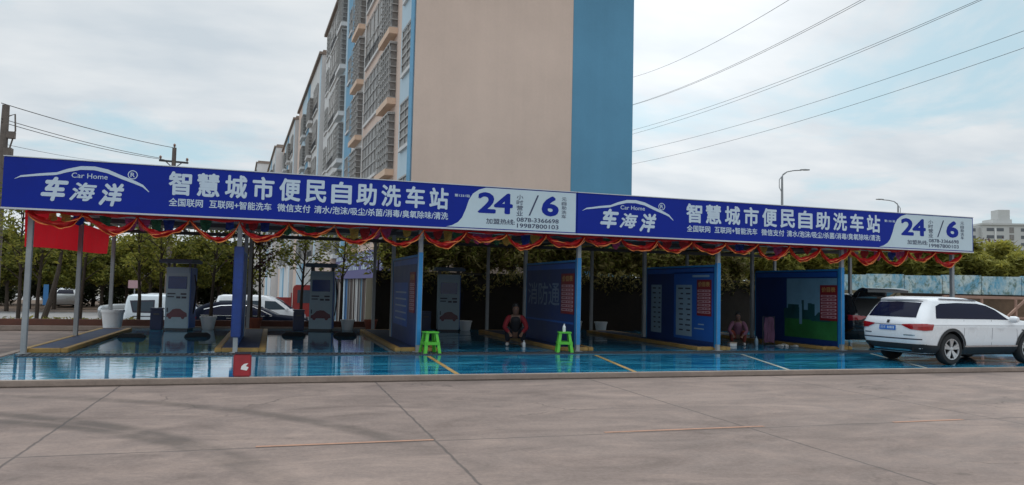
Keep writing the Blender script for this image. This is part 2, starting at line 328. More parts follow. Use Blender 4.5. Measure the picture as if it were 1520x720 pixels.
# ------------------------------------------------------------------ mesh helpers
class MB:
    def __init__(s): s.v, s.f, s.mi = [], [], []
    def add(s, vs, fs, mi=0):
        o = len(s.v); s.v += [tuple(v) for v in vs]
        for f in fs: s.f.append(tuple(i+o for i in f)); s.mi.append(mi)
        return s
    def box(s, x0, x1, y0, y1, z0, z1, mi=0):
        vs = [(x0, y0, z0), (x1, y0, z0), (x1, y1, z0), (x0, y1, z0), (x0, y0, z1), (x1, y0, z1), (x1, y1, z1), (x0, y1, z1)]
        return s.add(vs, [(0, 3, 2, 1), (4, 5, 6, 7), (0, 1, 5, 4), (1, 2, 6, 5), (2, 3, 7, 6), (3, 0, 4, 7)], mi)
    def tube(s, pts, rad, n=8, mi=0, cap=True):
        pts = [Vector(p) for p in pts]; k = len(pts)
        rad = [rad]*k if isinstance(rad, (int, float)) else rad
        vs = []; ref = None
        for i, p in enumerate(pts):
            d = (pts[min(i+1, k-1)] - pts[max(i-1, 0)]).normalized()
            if ref is None: ref = Vector((1, 0, 0)) if abs(d.x) < .8 else Vector((0, 1, 0))
            a = (ref - d*ref.dot(d)).normalized(); b = d.cross(a); ref = a
            for j in range(n):
                t = 2*math.pi*j/n; vs.append(p + (a*math.cos(t) + b*math.sin(t))*rad[i])
        fs = [(i*n+j, i*n+(j+1) % n, (i+1)*n+(j+1) % n, (i+1)*n+j) for i in range(k-1) for j in range(n)]
        if cap: fs += [tuple(range(n-1, -1, -1)), tuple(range((k-1)*n, k*n))]
        return s.add(vs, fs, mi)
    def bar(s, a, b, w, h, mi=0):        # rectangular bar from a to b
        a, b = Vector(a), Vector(b); d = (b-a).normalized()
        up = Vector((0, 0, 1)) if abs(d.z) < .95 else Vector((0, 1, 0))
        r = d.cross(up).normalized()*(w/2); u = r.cross(d).normalized()*(h/2)
        vs = [p + q for p in (a, b) for q in (-r-u, r-u, r+u, -r+u)]
        return s.add(vs, [(0, 1, 2, 3), (7, 6, 5, 4), (0, 4, 5, 1), (1, 5, 6, 2), (2, 6, 7, 3), (3, 7, 4, 0)], mi)
    def lathe(s, prof, n=24, mi=0, axis='z', c=(0, 0, 0), cap=True):   # prof: (r, h) list
        vs = []
        for r, h in prof:
            for j in range(n):
                t = 2*math.pi*j/n
                q = (r*math.cos(t), r*math.sin(t), h) if axis == 'z' else (r*math.cos(t), h, r*math.sin(t))
                vs.append((q[0]+c[0], q[1]+c[1], q[2]+c[2]))
        k = len(prof); fs = [(i*n+j, i*n+(j+1) % n, (i+1)*n+(j+1) % n, (i+1)*n+j) for i in range(k-1) for j in range(n)]
        if cap and prof[0][0] > 1e-4: fs.append(tuple(range(n-1, -1, -1)))
        if cap and prof[-1][0] > 1e-4: fs.append(tuple(range((k-1)*n, k*n)))
        return s.add(vs, fs, mi)
    def prism_y(s, poly, y0, y1, mi=0):      # polygon in x,z pushed along y
        k = len(poly); vs = [(x, y0, z) for x, z in poly] + [(x, y1, z) for x, z in poly]
        return s.add(vs, [tuple(range(k)), tuple(range(2*k-1, k-1, -1))] + [(i, i+k, (i+1) % k+k, (i+1) % k) for i in range(k)], mi)
    def prism_x(s, poly, x0, x1, mi=0):
        k = len(poly); vs = [(x0, y, z) for y, z in poly] + [(x1, y, z) for y, z in poly]
        return s.add(vs, [tuple(range(k-1, -1, -1)), tuple(range(k, 2*k))] + [(i, (i+1) % k, (i+1) % k+k, i+k) for i in range(k)], mi)
    def mesh(s, name, mats, smooth=None, bevel=0):
        me = bpy.data.meshes.new(name); me.from_pydata(s.v, [], s.f)
        for q in (mats if isinstance(mats, (list, tuple)) else [mats]): me.materials.append(M[q] if isinstance(q, str) else q)
        me.polygons.foreach_set('material_index', s.mi)
        bm = bmesh.new(); bm.from_mesh(me)
        if bevel:
            bmesh.ops.bevel(bm, geom=[e for e in bm.edges if e.is_manifold and e.calc_face_angle(0) > .5], offset=bevel, segments=2, affect='EDGES', clamp_overlap=True)
        bmesh.ops.recalc_face_normals(bm, faces=bm.faces); bm.to_mesh(me); bm.free()
        if smooth is not None:
            me.shade_smooth(); me.set_sharp_from_angle(angle=R(smooth))
        me.update(); return me
    def build(s, name, mats, parent=None, smooth=None, bevel=0):
        return link(name, s.mesh(name, mats, smooth, bevel), parent)
def link(name, data, parent=None):
    o = bpy.data.objects.new(name, data); COL.objects.link(o)
    if parent: o.parent = parent
    return o
def tag(o, label, cat, group=None, kind=None):
    if label: o['label'] = label
    if cat: o['category'] = cat
    if group: o['group'] = group
    if kind: o['kind'] = kind
    return o
def thing(name, label, cat, loc=(0, 0, 0), rz=0, group=None):
    o = bpy.data.objects.new(name, None); o.empty_display_size = .2; COL.objects.link(o)
    o.location = loc; o.rotation_euler = (0, 0, rz); return tag(o, label, cat, group)
def struct(o): o['kind'] = 'structure'; return o
def kids(o): return [c for c in bpy.data.objects if c.parent == o]
def dup(root, loc, rz=0, label=None, group=None, scale=None):
    r = root.copy(); COL.objects.link(r); r.location = loc; r.rotation_euler = (0, 0, rz)
    if label: r['label'] = label
    if group: r['group'] = group
    if scale: r.scale = scale if hasattr(scale, '__len__') else (scale,)*3
    for ch in kids(root):
        c = ch.copy(); COL.objects.link(c); c.parent = r
        for g in kids(ch):
            d = g.copy(); COL.objects.link(d); d.parent = c
    return r
def part(name, me, parent, loc=(0, 0, 0), rz=0, scale=None):
    o = link(name, me, parent); o.location = loc; o.rotation_euler = (0, 0, rz)
    if scale: o.scale = scale
    return o
_tc = {}
def text_geo(body, bold=0.0, shear=0.0, spacing=1.0):
    key = (body, bold, shear, spacing)
    if key not in _tc:
        cu = bpy.data.curves.new('txt', 'FONT'); cu.body = body; cu.size = 1; cu.offset = bold; cu.shear = shear; cu.space_character = spacing
        cu.resolution_u = 3; cu.extrude = 0; cu.fill_mode = 'FRONT'
        o = bpy.data.objects.new('txt', cu); COL.objects.link(o)
        dg = bpy.context.evaluated_depsgraph_get(); dg.update()
        me = bpy.data.meshes.new_from_object(o.evaluated_get(dg))
        vs = np.array([v.co[:] for v in me.vertices]).reshape(-1, 3); fs = [tuple(p.vertices) for p in me.polygons]
        bpy.data.objects.remove(o); bpy.data.curves.remove(cu); bpy.data.meshes.remove(me)
        _tc[key] = (vs, fs)
    return _tc[key]
def put_text(mb, body, x0, x1, z0, z1, y, bold=0, shear=0, mi=0, spacing=1.0, depth=.004, keep=False):
    """flat lettering facing -y, fitted to a rectangle in x,z"""
    vs, fs = text_geo(body, 0, shear, spacing)
    if not len(vs): return
    lo, hi = vs.min(0), vs.max(0); sx = (x1-x0)/(hi[0]-lo[0]); sz = (z1-z0)/(hi[1]-lo[1])
    if keep: sx = sz = min(sx, sz)
    # a heavier stroke: the same glyph laid down a few times, shifted by part of a stroke
    k = abs(bold); sh = [(0, 0)] if k < 1e-6 else [(k*math.cos(q), k*math.sin(q)) for q in (.4, 1.45, 2.5, 3.54, 4.6, 5.63)]+[(0, 0)]
    lo = lo-k; hi = hi+k; sx = (x1-x0)/(hi[0]-lo[0]); sz = (z1-z0)/(hi[1]-lo[1])
    if keep: sx = sz = min(sx, sz)
    for i, (ox, oz) in enumerate(sh):
        P = [(x0+(v[0]+ox-lo[0])*sx, y-i*.00022, z0+(v[1]+oz-lo[1])*sz) for v in vs]
        mb.add(P, fs, mi)
def leaf_mesh(name, centers, radii, n, size, mats, squash=1.0, droop=.3, aspect=1.0, seed=0):
    """n leaf faces scattered through clumps: uneven, see-through foliage"""
    g = np.random.default_rng(seed); centers = np.array(centers, float); radii = np.array(radii, float)
    wts = radii**2; idx = g.choice(len(centers), n, p=wts/wts.sum())
    d = g.normal(size=(n, 3)); d /= np.linalg.norm(d, axis=1)[:, None]
    rr = radii[idx]*g.uniform(0, 1, n)**.45
    P = centers[idx] + d*rr[:, None]*np.array([1, 1, squash])
    a = g.normal(size=(n, 3)); a[:, 2] *= .5; a[:, 2] -= droop; a /= np.linalg.norm(a, axis=1)[:, None]
    b = np.cross(a, g.normal(size=(n, 3))); b /= np.linalg.norm(b, axis=1)[:, None]
    s = size*g.uniform(.6, 1.35, n)[:, None]
    A = a*s*aspect; B = b*s*.42
    V = np.stack([P-A*.5, P+B*.5-A*.05, P+A*.5, P-B*.5-A*.05], 1).reshape(-1, 3)
    F = np.arange(n*4).reshape(-1, 4)
    me = bpy.data.meshes.new(name); me.from_pydata(V.tolist(), [], F.tolist())
    for q in mats: me.materials.append(M[q])
    if len(mats) > 1: me.polygons.foreach_set('material_index', (g.uniform(size=n) < .35).astype(int).tolist())
    at_ = me.attributes.new('tint', 'FLOAT', 'POINT'); tint = np.repeat(np.clip(g.normal(.45, .25, n) + (P[:, 2]-P[:, 2].mean())*.0, 0, 1), 4)
    at_.data.foreach_set('value', tint.astype(np.float32)); me.update()
    return me
def tree_meshes(h, crown_base, crown_r, n, size, leafs, bark, seed, trunk_r=.09, lean=.2, clumps=16, aspect=1.0, column=False):
    g = random.Random(seed); mb = MB()
    dx, dy = g.uniform(-lean, lean), g.uniform(-lean, lean)
    tp = [Vector((dx*t*t*h*.3 + g.uniform(-.03, .03)*h*.15*(0 < t), dy*t*t*h*.3, h*.93*t)) for t in (0, .2, .4, .6, .8, 1)]
    mb.tube(tp, [trunk_r*(1.25 - 1.05*t) for t in (0, .2, .4, .6, .8, 1)], 7)
    cs, rs = [], []
    for i in range(clumps):
        z = crown_base + (h-crown_base)*(i+.5)/clumps
        t = z/(h*.93); q = min(max(t-.12, .1), .98)*5; k = min(int(q), 4); p0 = tp[k].lerp(tp[k+1], q-k)
        f = (z-crown_base)/(h-crown_base)
        reach = crown_r*(.45+.75*math.sin(math.pi*min(1, f*.85+.15)))*g.uniform(.35, 1.0)*(.8 if column else 1)
        an = i*2.4 + g.uniform(-.5, .5)
        p1 = Vector((p0.x+math.cos(an)*reach, p0.y+math.sin(an)*reach, z+g.uniform(-.1, .25)*crown_r))
        mid = p0.lerp(p1, .55) + Vector((0, 0, .08*reach))
        mb.tube([p0, mid, p1], [trunk_r*.42, trunk_r*.25, trunk_r*.1], 5)
        cs.append(p1[:]); rs.append(crown_r*g.uniform(.26, .52))
        if g.random() < .6:
            cs.append((p1.x+g.uniform(-.5, .5)*crown_r*.7, p1.y+g.uniform(-.5, .5)*crown_r*.7, p1.z+g.uniform(-.35, .35)*crown_r)); rs.append(crown_r*g.uniform(.14, .34))
    return mb.mesh('trunk', bark, 40), leaf_mesh('crown', cs, rs, n, size, leafs, .8, .25, aspect, seed)
def put_tree(meshes, x, y, z, label, cat='tree', group=None, rz=None, sc=1.0, name='tree'):
    t = thing(name, label, cat, (x, y, z), random.uniform(0, 6.28) if rz is None else rz, group)
    t.scale = (sc, sc, sc)
    part('trunk', meshes[0], t); part('crown', meshes[1], t); return t
# ------------------------------------------------------------------ setting
ZR = -.85
def sheet(name, pts, z, mt, sub=None):
    me = bpy.data.meshes.new(name); me.from_pydata([(x, y, z) for x, y in pts], [], [tuple(range(len(pts)))]); me.materials.append(M[mt])
    return struct(link(name, me))
def slab(name, pts, z0, z1, mt):
    mb = MB(); k = len(pts)
    mb.add([(x, y, z0) for x, y in pts] + [(x, y, z1) for x, y in pts], [tuple(range(k-1, -1, -1)), tuple(range(k, 2*k))] + [(i, (i+1) % k, (i+1) % k+k, i+k) for i in range(k)])
    return struct(mb.build(name, mt))
sheet('ground', [(-1500, -1500), (1500, -1500), (1500, 1500), (-1500, 1500)], -.95, 'earth')
sheet('road', [(-140, 29), (4.9, 29), (4.9, 62), (2, 130), (-140, 130)], ZR, 'asphalt')
slab('lot_slab', [(-60, -30), (60, -30), (60, 34), (21.2, 34), (21.2, 26.9), (3.4, 26.9), (3.4, 26.25), (-60, 26.25)], -.93, 0, 'lot')
slab('wash_pad', [(-4.8, 12.82), (19.7, 12.82), (19.7, 26.0), (-4.8, 26.0)], .004, .09, 'pad')
mb = MB(); mb.box(-4.98, 19.9, 12.66, 12.817, .003, .097); struct(mb.build('kerb', 'kerb', bevel=.015))
mb = MB(); mb.box(-4.99, -4.803, 12.82, 26.2, .003, .105); struct(mb.build('kerb', 'kerb', bevel=.015))
mb = MB(); mb.box(-45, 3.38, 26.02, 26.24, .003, .15); struct(mb.build('kerb', 'kerb', bevel=.02))
# the planting strip between the lot and the lower road, with its brown painted edge
slab('soil_bed', [(-45, 26.5), (3.3, 26.5), (3.3, 28.4), (-45, 28.4)], -.9, .16, 'soil')
mb = MB(); mb.box(-45, 3.38, 26.26, 26.48, -.9, .34); struct(mb.build('bed_edge', 'kerbred', bevel=.02))
for x0, x1, y in ((-.1, 1.66, 7.8), (3.62, 5.72, 7.83), (7.6, 8.75, 7.76), (11.6, 13.5, 7.8)):
    sheet('painted_line', [(x0, y+.02), (x1, y+.02), (x1, y+.08), (x0, y+.08)], .004, 'orange')
S, X0P, YF = 3.93, -4.65, 17.2
for k, mt, xe in ((2, 'yellow', 3.1), (3, 'yellow', 6.5), (4, 'paleline', 9.9), (5, 'paleline', 13.4)):
    x = X0P+S*k
    sheet('painted_line', [(xe-.045, 12.84), (xe+.045, 12.84), (x+.095, 16.2), (x+.005, 16.2)], .0945, mt)

# retaining wall behind the covered bays and its raised bank
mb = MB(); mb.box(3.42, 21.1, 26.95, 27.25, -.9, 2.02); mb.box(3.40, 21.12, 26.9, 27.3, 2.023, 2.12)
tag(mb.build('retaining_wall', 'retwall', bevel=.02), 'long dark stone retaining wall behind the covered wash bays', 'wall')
cs, rs = [], []
g = random.Random(31); x = 3.6
while x < 21: cs.append((x, 26.9-g.uniform(0, .12), 2.1-abs(g.gauss(0, .28)))); rs.append(g.uniform(.12, .34)); x += .16
tag(link('creeper', leaf_mesh('creeper', cs, rs, 4200, .13, ['leafolive', 'leafdark'], 1.1, .8, 1.3, 44)), 'ragged creeper trailing over the top edge of the dark retaining wall', 'creeper')
slab('bank', [(3.44, 27.32), (60, 27.32), (60, 29.7), (3.44, 29.7)], -.9, 1.85, 'earth')
# painted wall on the right with plain brown lower part
A, B = atz(1130, 407, 36), atz(1640, 413, 32); A.z = B.z = 0
d = (B-A).normalized(); L = (B-A).length; an = math.atan2(d.y, d.x)
pw = thing('boundary_wall', 'long boundary wall with blue and white mottled paint above bare brown masonry', 'wall', A, an)
mb = MB(); mb.box(0, L, 0, .3, -.9, 1.78); mb.build('lower_wall', 'brownwall', pw)
mb = MB()
n = 9
for i in range(n): mb.box(i*L/n+.01, (i+1)*L/n-.01, -.03, .3, 1.783, 2.58+.04*(i % 2))
mb.build('painted_panel', 'mural', pw)
mb = MB(); mb.box(0, L, -.10, .34, 1.70, 1.779); mb.build('ledge', 'retwall', pw)
bank_pts = [A+Vector((0, 0, 0)) - Vector((d.y, -d.x, 0))*.5, B - Vector((d.y, -d.x, 0))*.5, B - Vector((d.y, -d.x, 0))*40, A - Vector((d.y, -d.x, 0))*40]
slab('bank', [(q.x, q.y) for q in bank_pts], -.94, 2.0, 'earth')

# ------------------------------------------------------------------ apartment blocks
FL = [3.65, 6.9, 10.15, 13.4, 16.65, 19.6]
def grid_bars(mb, x, y0, y1, z0, z1, nv, nh, t=.03, mi=1):
    for i in range(nv+1):
        y = y0+(y1-y0)*i/nv; mb.box(x-.03, x, y-t/2, y+t/2, z0, z1, mi)
    for i in range(nh+1):
        z = z0+(z1-z0)*i/nh; mb.box(x-.05, x-.031, y0, y1, z-t/2, z+t/2, mi)
def win_mesh(w_, h_, nv, nh, glass='winglass', rail=False):
    mb = MB(); mb.box(-.03, 0, 0, w_, 0, h_, 0); mb.box(-.10, 0.0, -.08, w_+.08, -.16, -.02, 2)
    grid_bars(mb, -.035, 0, w_, 0, h_, nv, nh, .07, 1)
    if rail:
        mb.box(-.09, -.06, 0, w_, .55, .62, 3)
        for i in range(16): mb.box(-.085, -.065, w_*i/15-.02, w_*i/15+.02, 0, .55, 3)
    return mb.mesh('window', [glass, 'cagegrey', 'whitewall', 'darksteel'])
def cage_mesh(w_, h_, p_=.34, ledge='peachdark'):
    mb = MB(); mb.box(-p_+.08, 0, .06, w_-.06, .04, h_-.04, 0)
    for i in range(8): 
        z = h_*i/7; mb.box(-p_, -p_+.05, 0, w_, z-.02, z+.02, 1); mb.box(-p_+.051, 0, 0, .05, z-.02, z+.02, 1); mb.box(-p_+.051, 0, w_-.05, w_, z-.02, z+.02, 1)
    for i in range(6):
        y = w_*i/5; mb.box(-p_-.03, -p_-.002, y-.02, y+.02, 0, h_, 1)
    mb.box(-p_+.02, 0, 0, w_, h_+.037, h_+.09, 1)
    mb.box(-p_-.06, 0, -.05, w_+.05, -.32, -.04, 2)
    return mb.mesh('window_cage', ['winglass', 'cagegrey', ledge])
W_small = win_mesh(1.9, 1.9, 2, 5); W_big = win_mesh(4.9, 2.55, 4, 2, 'winwarm', True); W_big2 = win_mesh(4.9, 2.55, 5, 4)
W_stair = win_mesh(1.3, 1.5, 2, 2); C_a = cage_mesh(2.7, 2.5); C_b = cage_mesh(2.5, 2.4, .34, 'whitewall')
ARZ = R(2.6)
FA = Vector((5.15, 30, 0))
def block(name, label, y0, y1, xo, h, detailed):
    loc = FA + Matrix.Rotation(ARZ, 3, 'Z') @ Vector((xo, y0, 0))
    t = thing(name, label, 'building', loc, ARZ, 'apartment blocks in a receding row')
    L = y1-y0
    mb = MB(); mb.box(0, 9.98, .06, L, -.9, h); mb.build('wall', 'whitewall', t)
    mb = MB(); mb.box(-.25, 10.2, -.1, L+.1, h+.003, h+.22); mb.box(.1, 9.8, .3, L-.2, h+.223, h+.5); mb.build('roof', 'kerb', t)
    if detailed:
        mb = MB(); mb.box(-.02, 7.0, 0, .057, -.9, h-.003); mb.build('end_wall', 'beige', t)
        mb = MB(); mb.box(7.003, 10.0, -.012, .057, -.9, h-.003); mb.build('end_wall', 'bluewall', t)
        mb = MB(); mb.tube([(-.12, .12, -.85), (-.12, .12, h-.2)], .085, 10); mb.build('drainpipe', 'bluestripe', t, 40)
        cols = [(.06, 2.9, 'palewall', .02), (2.903, 13.3, 'peach', .016), (13.303, 17.7, 'whitewall', .02), (17.703, 20.9, 'bluestripe', .06), (20.903, 24.7, 'palewall', .02), (24.703, L, 'whitewall', .014)]
    else:
        mb = MB(); mb.box(0.0, 9.97, -.0, .057, -.9, h-.003); mb.build('end_wall', 'whitewall', t)
        cols = [(.06, 1.2, 'palewall', .02), (1.203, L*.42, 'whitewall', .016), (L*.42+.003, L*.42+2.2, 'bluestripe', .05), (L*.42+2.203, L*.8, 'palewall', .018), (L*.8+.003, L, 'peach', .02)]
    for a, b, mt, pr in cols:
        mb = MB(); mb.box(-pr, -.001, a, b, 3.4 if detailed else -.9, h-.004); mb.build('facade_strip', mt, t)
    if detailed:
        for f in FL:
            hh = 1 if f < 19 else .93
            part('window', W_small, t, (-.021, .45, f+.6)); part('window_cage', C_a, t, (-.017, 3.85, f-.04), scale=(1, 1, hh))
            part('window', W_big if f in (13.4, 16.65) else W_big2, t, (-.017, 7.85, f+.4), scale=(1, 1, hh*.97)); part('window_cage', C_a, t, (-.021, 13.6, f+.05), scale=(1, 1, hh*.97))
            part('window', W_stair, t, (-.061, 18.6, f+1.3)); part('window_cage', C_b, t, (-.021, 22.0, f), scale=(1, 1, hh)); part('window', W_big, t, (-.015, 26.2, f+.4), scale=(1, 1, hh*.97))
            part('window', W_small, t, (-.015, 32.2, f+.6))
    else:
        for f in FL:
            if f+2.2 > h: continue
            yy = 2.0; j = 0
            while yy < L-5.5:
                if j % 2 == 0: part('window', W_big, t, (-.05, yy, f+.3), scale=(1, .75, .88)); yy += 4.3
                else: part('window_cage', C_b, t, (-.05, yy, f+.1), scale=(1, .9, .85)); yy += 3.0
                j += 1
    return t
bA = block('apartment_block', 'nearest tall apartment block with blank beige and blue end wall', 0, 35, 0, 22.55, True)
block('apartment_block', 'white apartment block directly behind the one with beige end wall', 35.6, 60, -.30, 21.2, False)
block('apartment_block', 'third apartment block of the receding row', 60.4, 84, -.7, 20.6, False)
block('apartment_block', 'fourth apartment block of the row, small above the sign', 84.4, 112, -1.7, 21.3, False)
block('apartment_block', 'farthest apartment block at the left end of the receding row', 112.4, 150, -3.6, 23.0, False)
# shop fronts along the foot of the nearest block
g = random.Random(4); y = 3.4; pal = ['shopbrown', 'shopcream', 'shopbrown', 'shopgrey', 'shopblue', 'palewall', 'shopgrey', 'shopcream', 'shopbrown', 'panelsky', 'shopgrey', 'white']
i = 0
while y < 33:
    w_ = g.uniform(.55, 1.3); mb = MB(); mb.box(-.06-.01*(i % 3), -.002, y, y+w_-.04, -.88, 1.93, 0); mb.box(-.10, -.08, y+w_*.45, y+w_*.52, -.88, 1.9, 1)
    mb.build('shutter', [pal[i % len(pal)], 'ink'], bA); y += w_; i += 1
mb = MB(); mb.box(-.22, -.003, 3.3, 22.5, 1.94, 2.32, 0); mb.box(-.14, -.003, 3.3, 22.5, 2.323, 3.38, 0)
gg = random.Random(9)
mb2 = MB()
for k in range(26):
    yy = 3.7+k*.72; 
    for zz in (2.42, 2.75, 3.08): 
        if gg.random() < .8: mb2.box(-.165, -.142, yy, yy+gg.uniform(.25, .6), zz, zz+gg.uniform(.14, .28))
so = mb.build('shop_sign', 'shopsign', bA); mb2.build('poster', 'signwhite', so)
mb = MB(); mb.box(-.5, -.003, 22.6, 34.5, 1.95, 3.3); mb.build('shop_sign', 'peach', bA)

# far pale building on the right
P = atz(1494, 360, 280); P.z = -5.2
fb = thing('apartment_building', 'distant pale grey building with strip windows beyond the right end of the sign', 'building', P, YAW+R(-4))
mb = MB(); mb.box(-8.5, 14, 0, 12, 0, 34.2); mb.box(-14, -8.51, 1.5, 12, 0, 33.4); mb.build('wall', 'farwall', fb)
mb = MB(); mb.box(-8.9, 14.4, -.4, 12.3, 34.21, 34.9); mb.box(-3.8, 3.2, 2, 9, 34.91, 36.6); mb.box(-1.6, 2.6, 2.2, 7, 36.61, 40.2); mb.build('roof', 'farwall', fb)
for f in range(5, 12):
    z = 1.2+f*2.72
    for x0, x1 in ((-7, -4.4), (-3.4, -.9), (5.2, 7.8), (8.8, 11.4)):
        mb = MB(); mb.box(x0, x1, -.06, -.003, z+.8, z+2.0); mb.build('window', 'farglass', fb)
    mb = MB(); mb.box(1.1, 2.7, -.08, -.003, z+.2, z+2.3); mb.build('window', 'winglass', fb)
    mb = MB(); mb.box(-13, -10.2, 1.43, 1.497, z+.7, z+1.9); mb.build('window', 'farglass', fb)
for x in (-3.95, 8.2):
    mb = MB(); mb.box(x-.2, x+.2, -.35, -.004, 8, 33); mb.build('fin', 'white', fb)
P = atz(1560, 385, 210); P.z = -.9
lb = thing('low_building', 'low pale building with dark windows in front of the distant tall one', 'building', P, YAW)
mb = MB(); mb.box(-14, 12, 0, 8, 0, 12.0); mb.build('wall', 'farwall', lb)
mb = MB(); mb.box(-14.3, 12.3, -.3, 8.3, 12.003, 12.5); mb.build('roof', 'kerb', lb)
for i in range(6):
    mb = MB(); mb.box(-13+i*4, -10.6+i*4, -.05, -.003, 8.6, 10.6); mb.build('window', 'farglass', lb)
# ------------------------------------------------------------------ car wash canopy
ROWS = [X0P+S*k for k in range(7)]
cn = thing('wash_canopy', 'long flat roofed car wash canopy on thin grey steel posts', 'canopy', (7, 17.2, .09))
def cbuild(mb, name, mt, parent, off, **k):
    o = mb.build(name, mt, parent, **k); o.location = -Vector(off); return o
OC = (7, 17.2, .09)
for k, x in enumerate(ROWS):
    for Y in (YF, 21.3, 25.4):
        if Y > 18 and False: continue
        mb = MB(); mb.box(x-.05, x+.05, Y-.05, Y+.05, .09, 3.02, 0); mb.box(x-.11, x+.11, Y-.11, Y+.11, .088, .105, 0)
        if Y == YF and k in (2, 3, 4, 5): mb.box(x-.056, x+.056, Y-.056, Y+.056, .25, 2.38, 1)
        if Y == YF and k == 1:
            mz = MB(); mz.box(x-.10, x+.10, Y-.075, Y+.075, .42, 2.36); cbuild(mz, 'post_sleeve', 'sleeveblue', cn, OC, bevel=.02)
        cbuild(mb, 'post', ['steel', 'postblue'], cn, OC, bevel=.008)
for Y in (16.98, 21.3, 25.4):
    mb = MB(); mb.box(-5.0, 19.25, Y-.05, Y+.05, 3.023, 3.13); cbuild(mb, 'beam', 'darksteel', cn, OC)
for k in range(13):
    x = -4.65+k*S/2; mb = MB(); mb.box(x-.03, x+.03, 17.04, 26.0, 3.133, 3.20); cbuild(mb, 'purlin', 'darksteel', cn, OC)
mb = MB(); nn = 240
xs = np.linspace(-5.02, 19.3, nn)
vs = [(x, Y, 3.22+.02*(i % 2)+.004*(Y-17)) for i, x in enumerate(xs) for Y in (16.95, 26.3)]
mb.add(vs, [(2*i, 2*i+2, 2*i+3, 2*i+1) for i in range(nn-1)])
vs = [(x, Y, z+.012) for x, Y, z in vs]; mb.add(vs, [(2*i, 2*i+1, 2*i+3, 2*i+2) for i in range(nn-1)])
cbuild(mb, 'roof_sheet', 'roof', cn, OC)

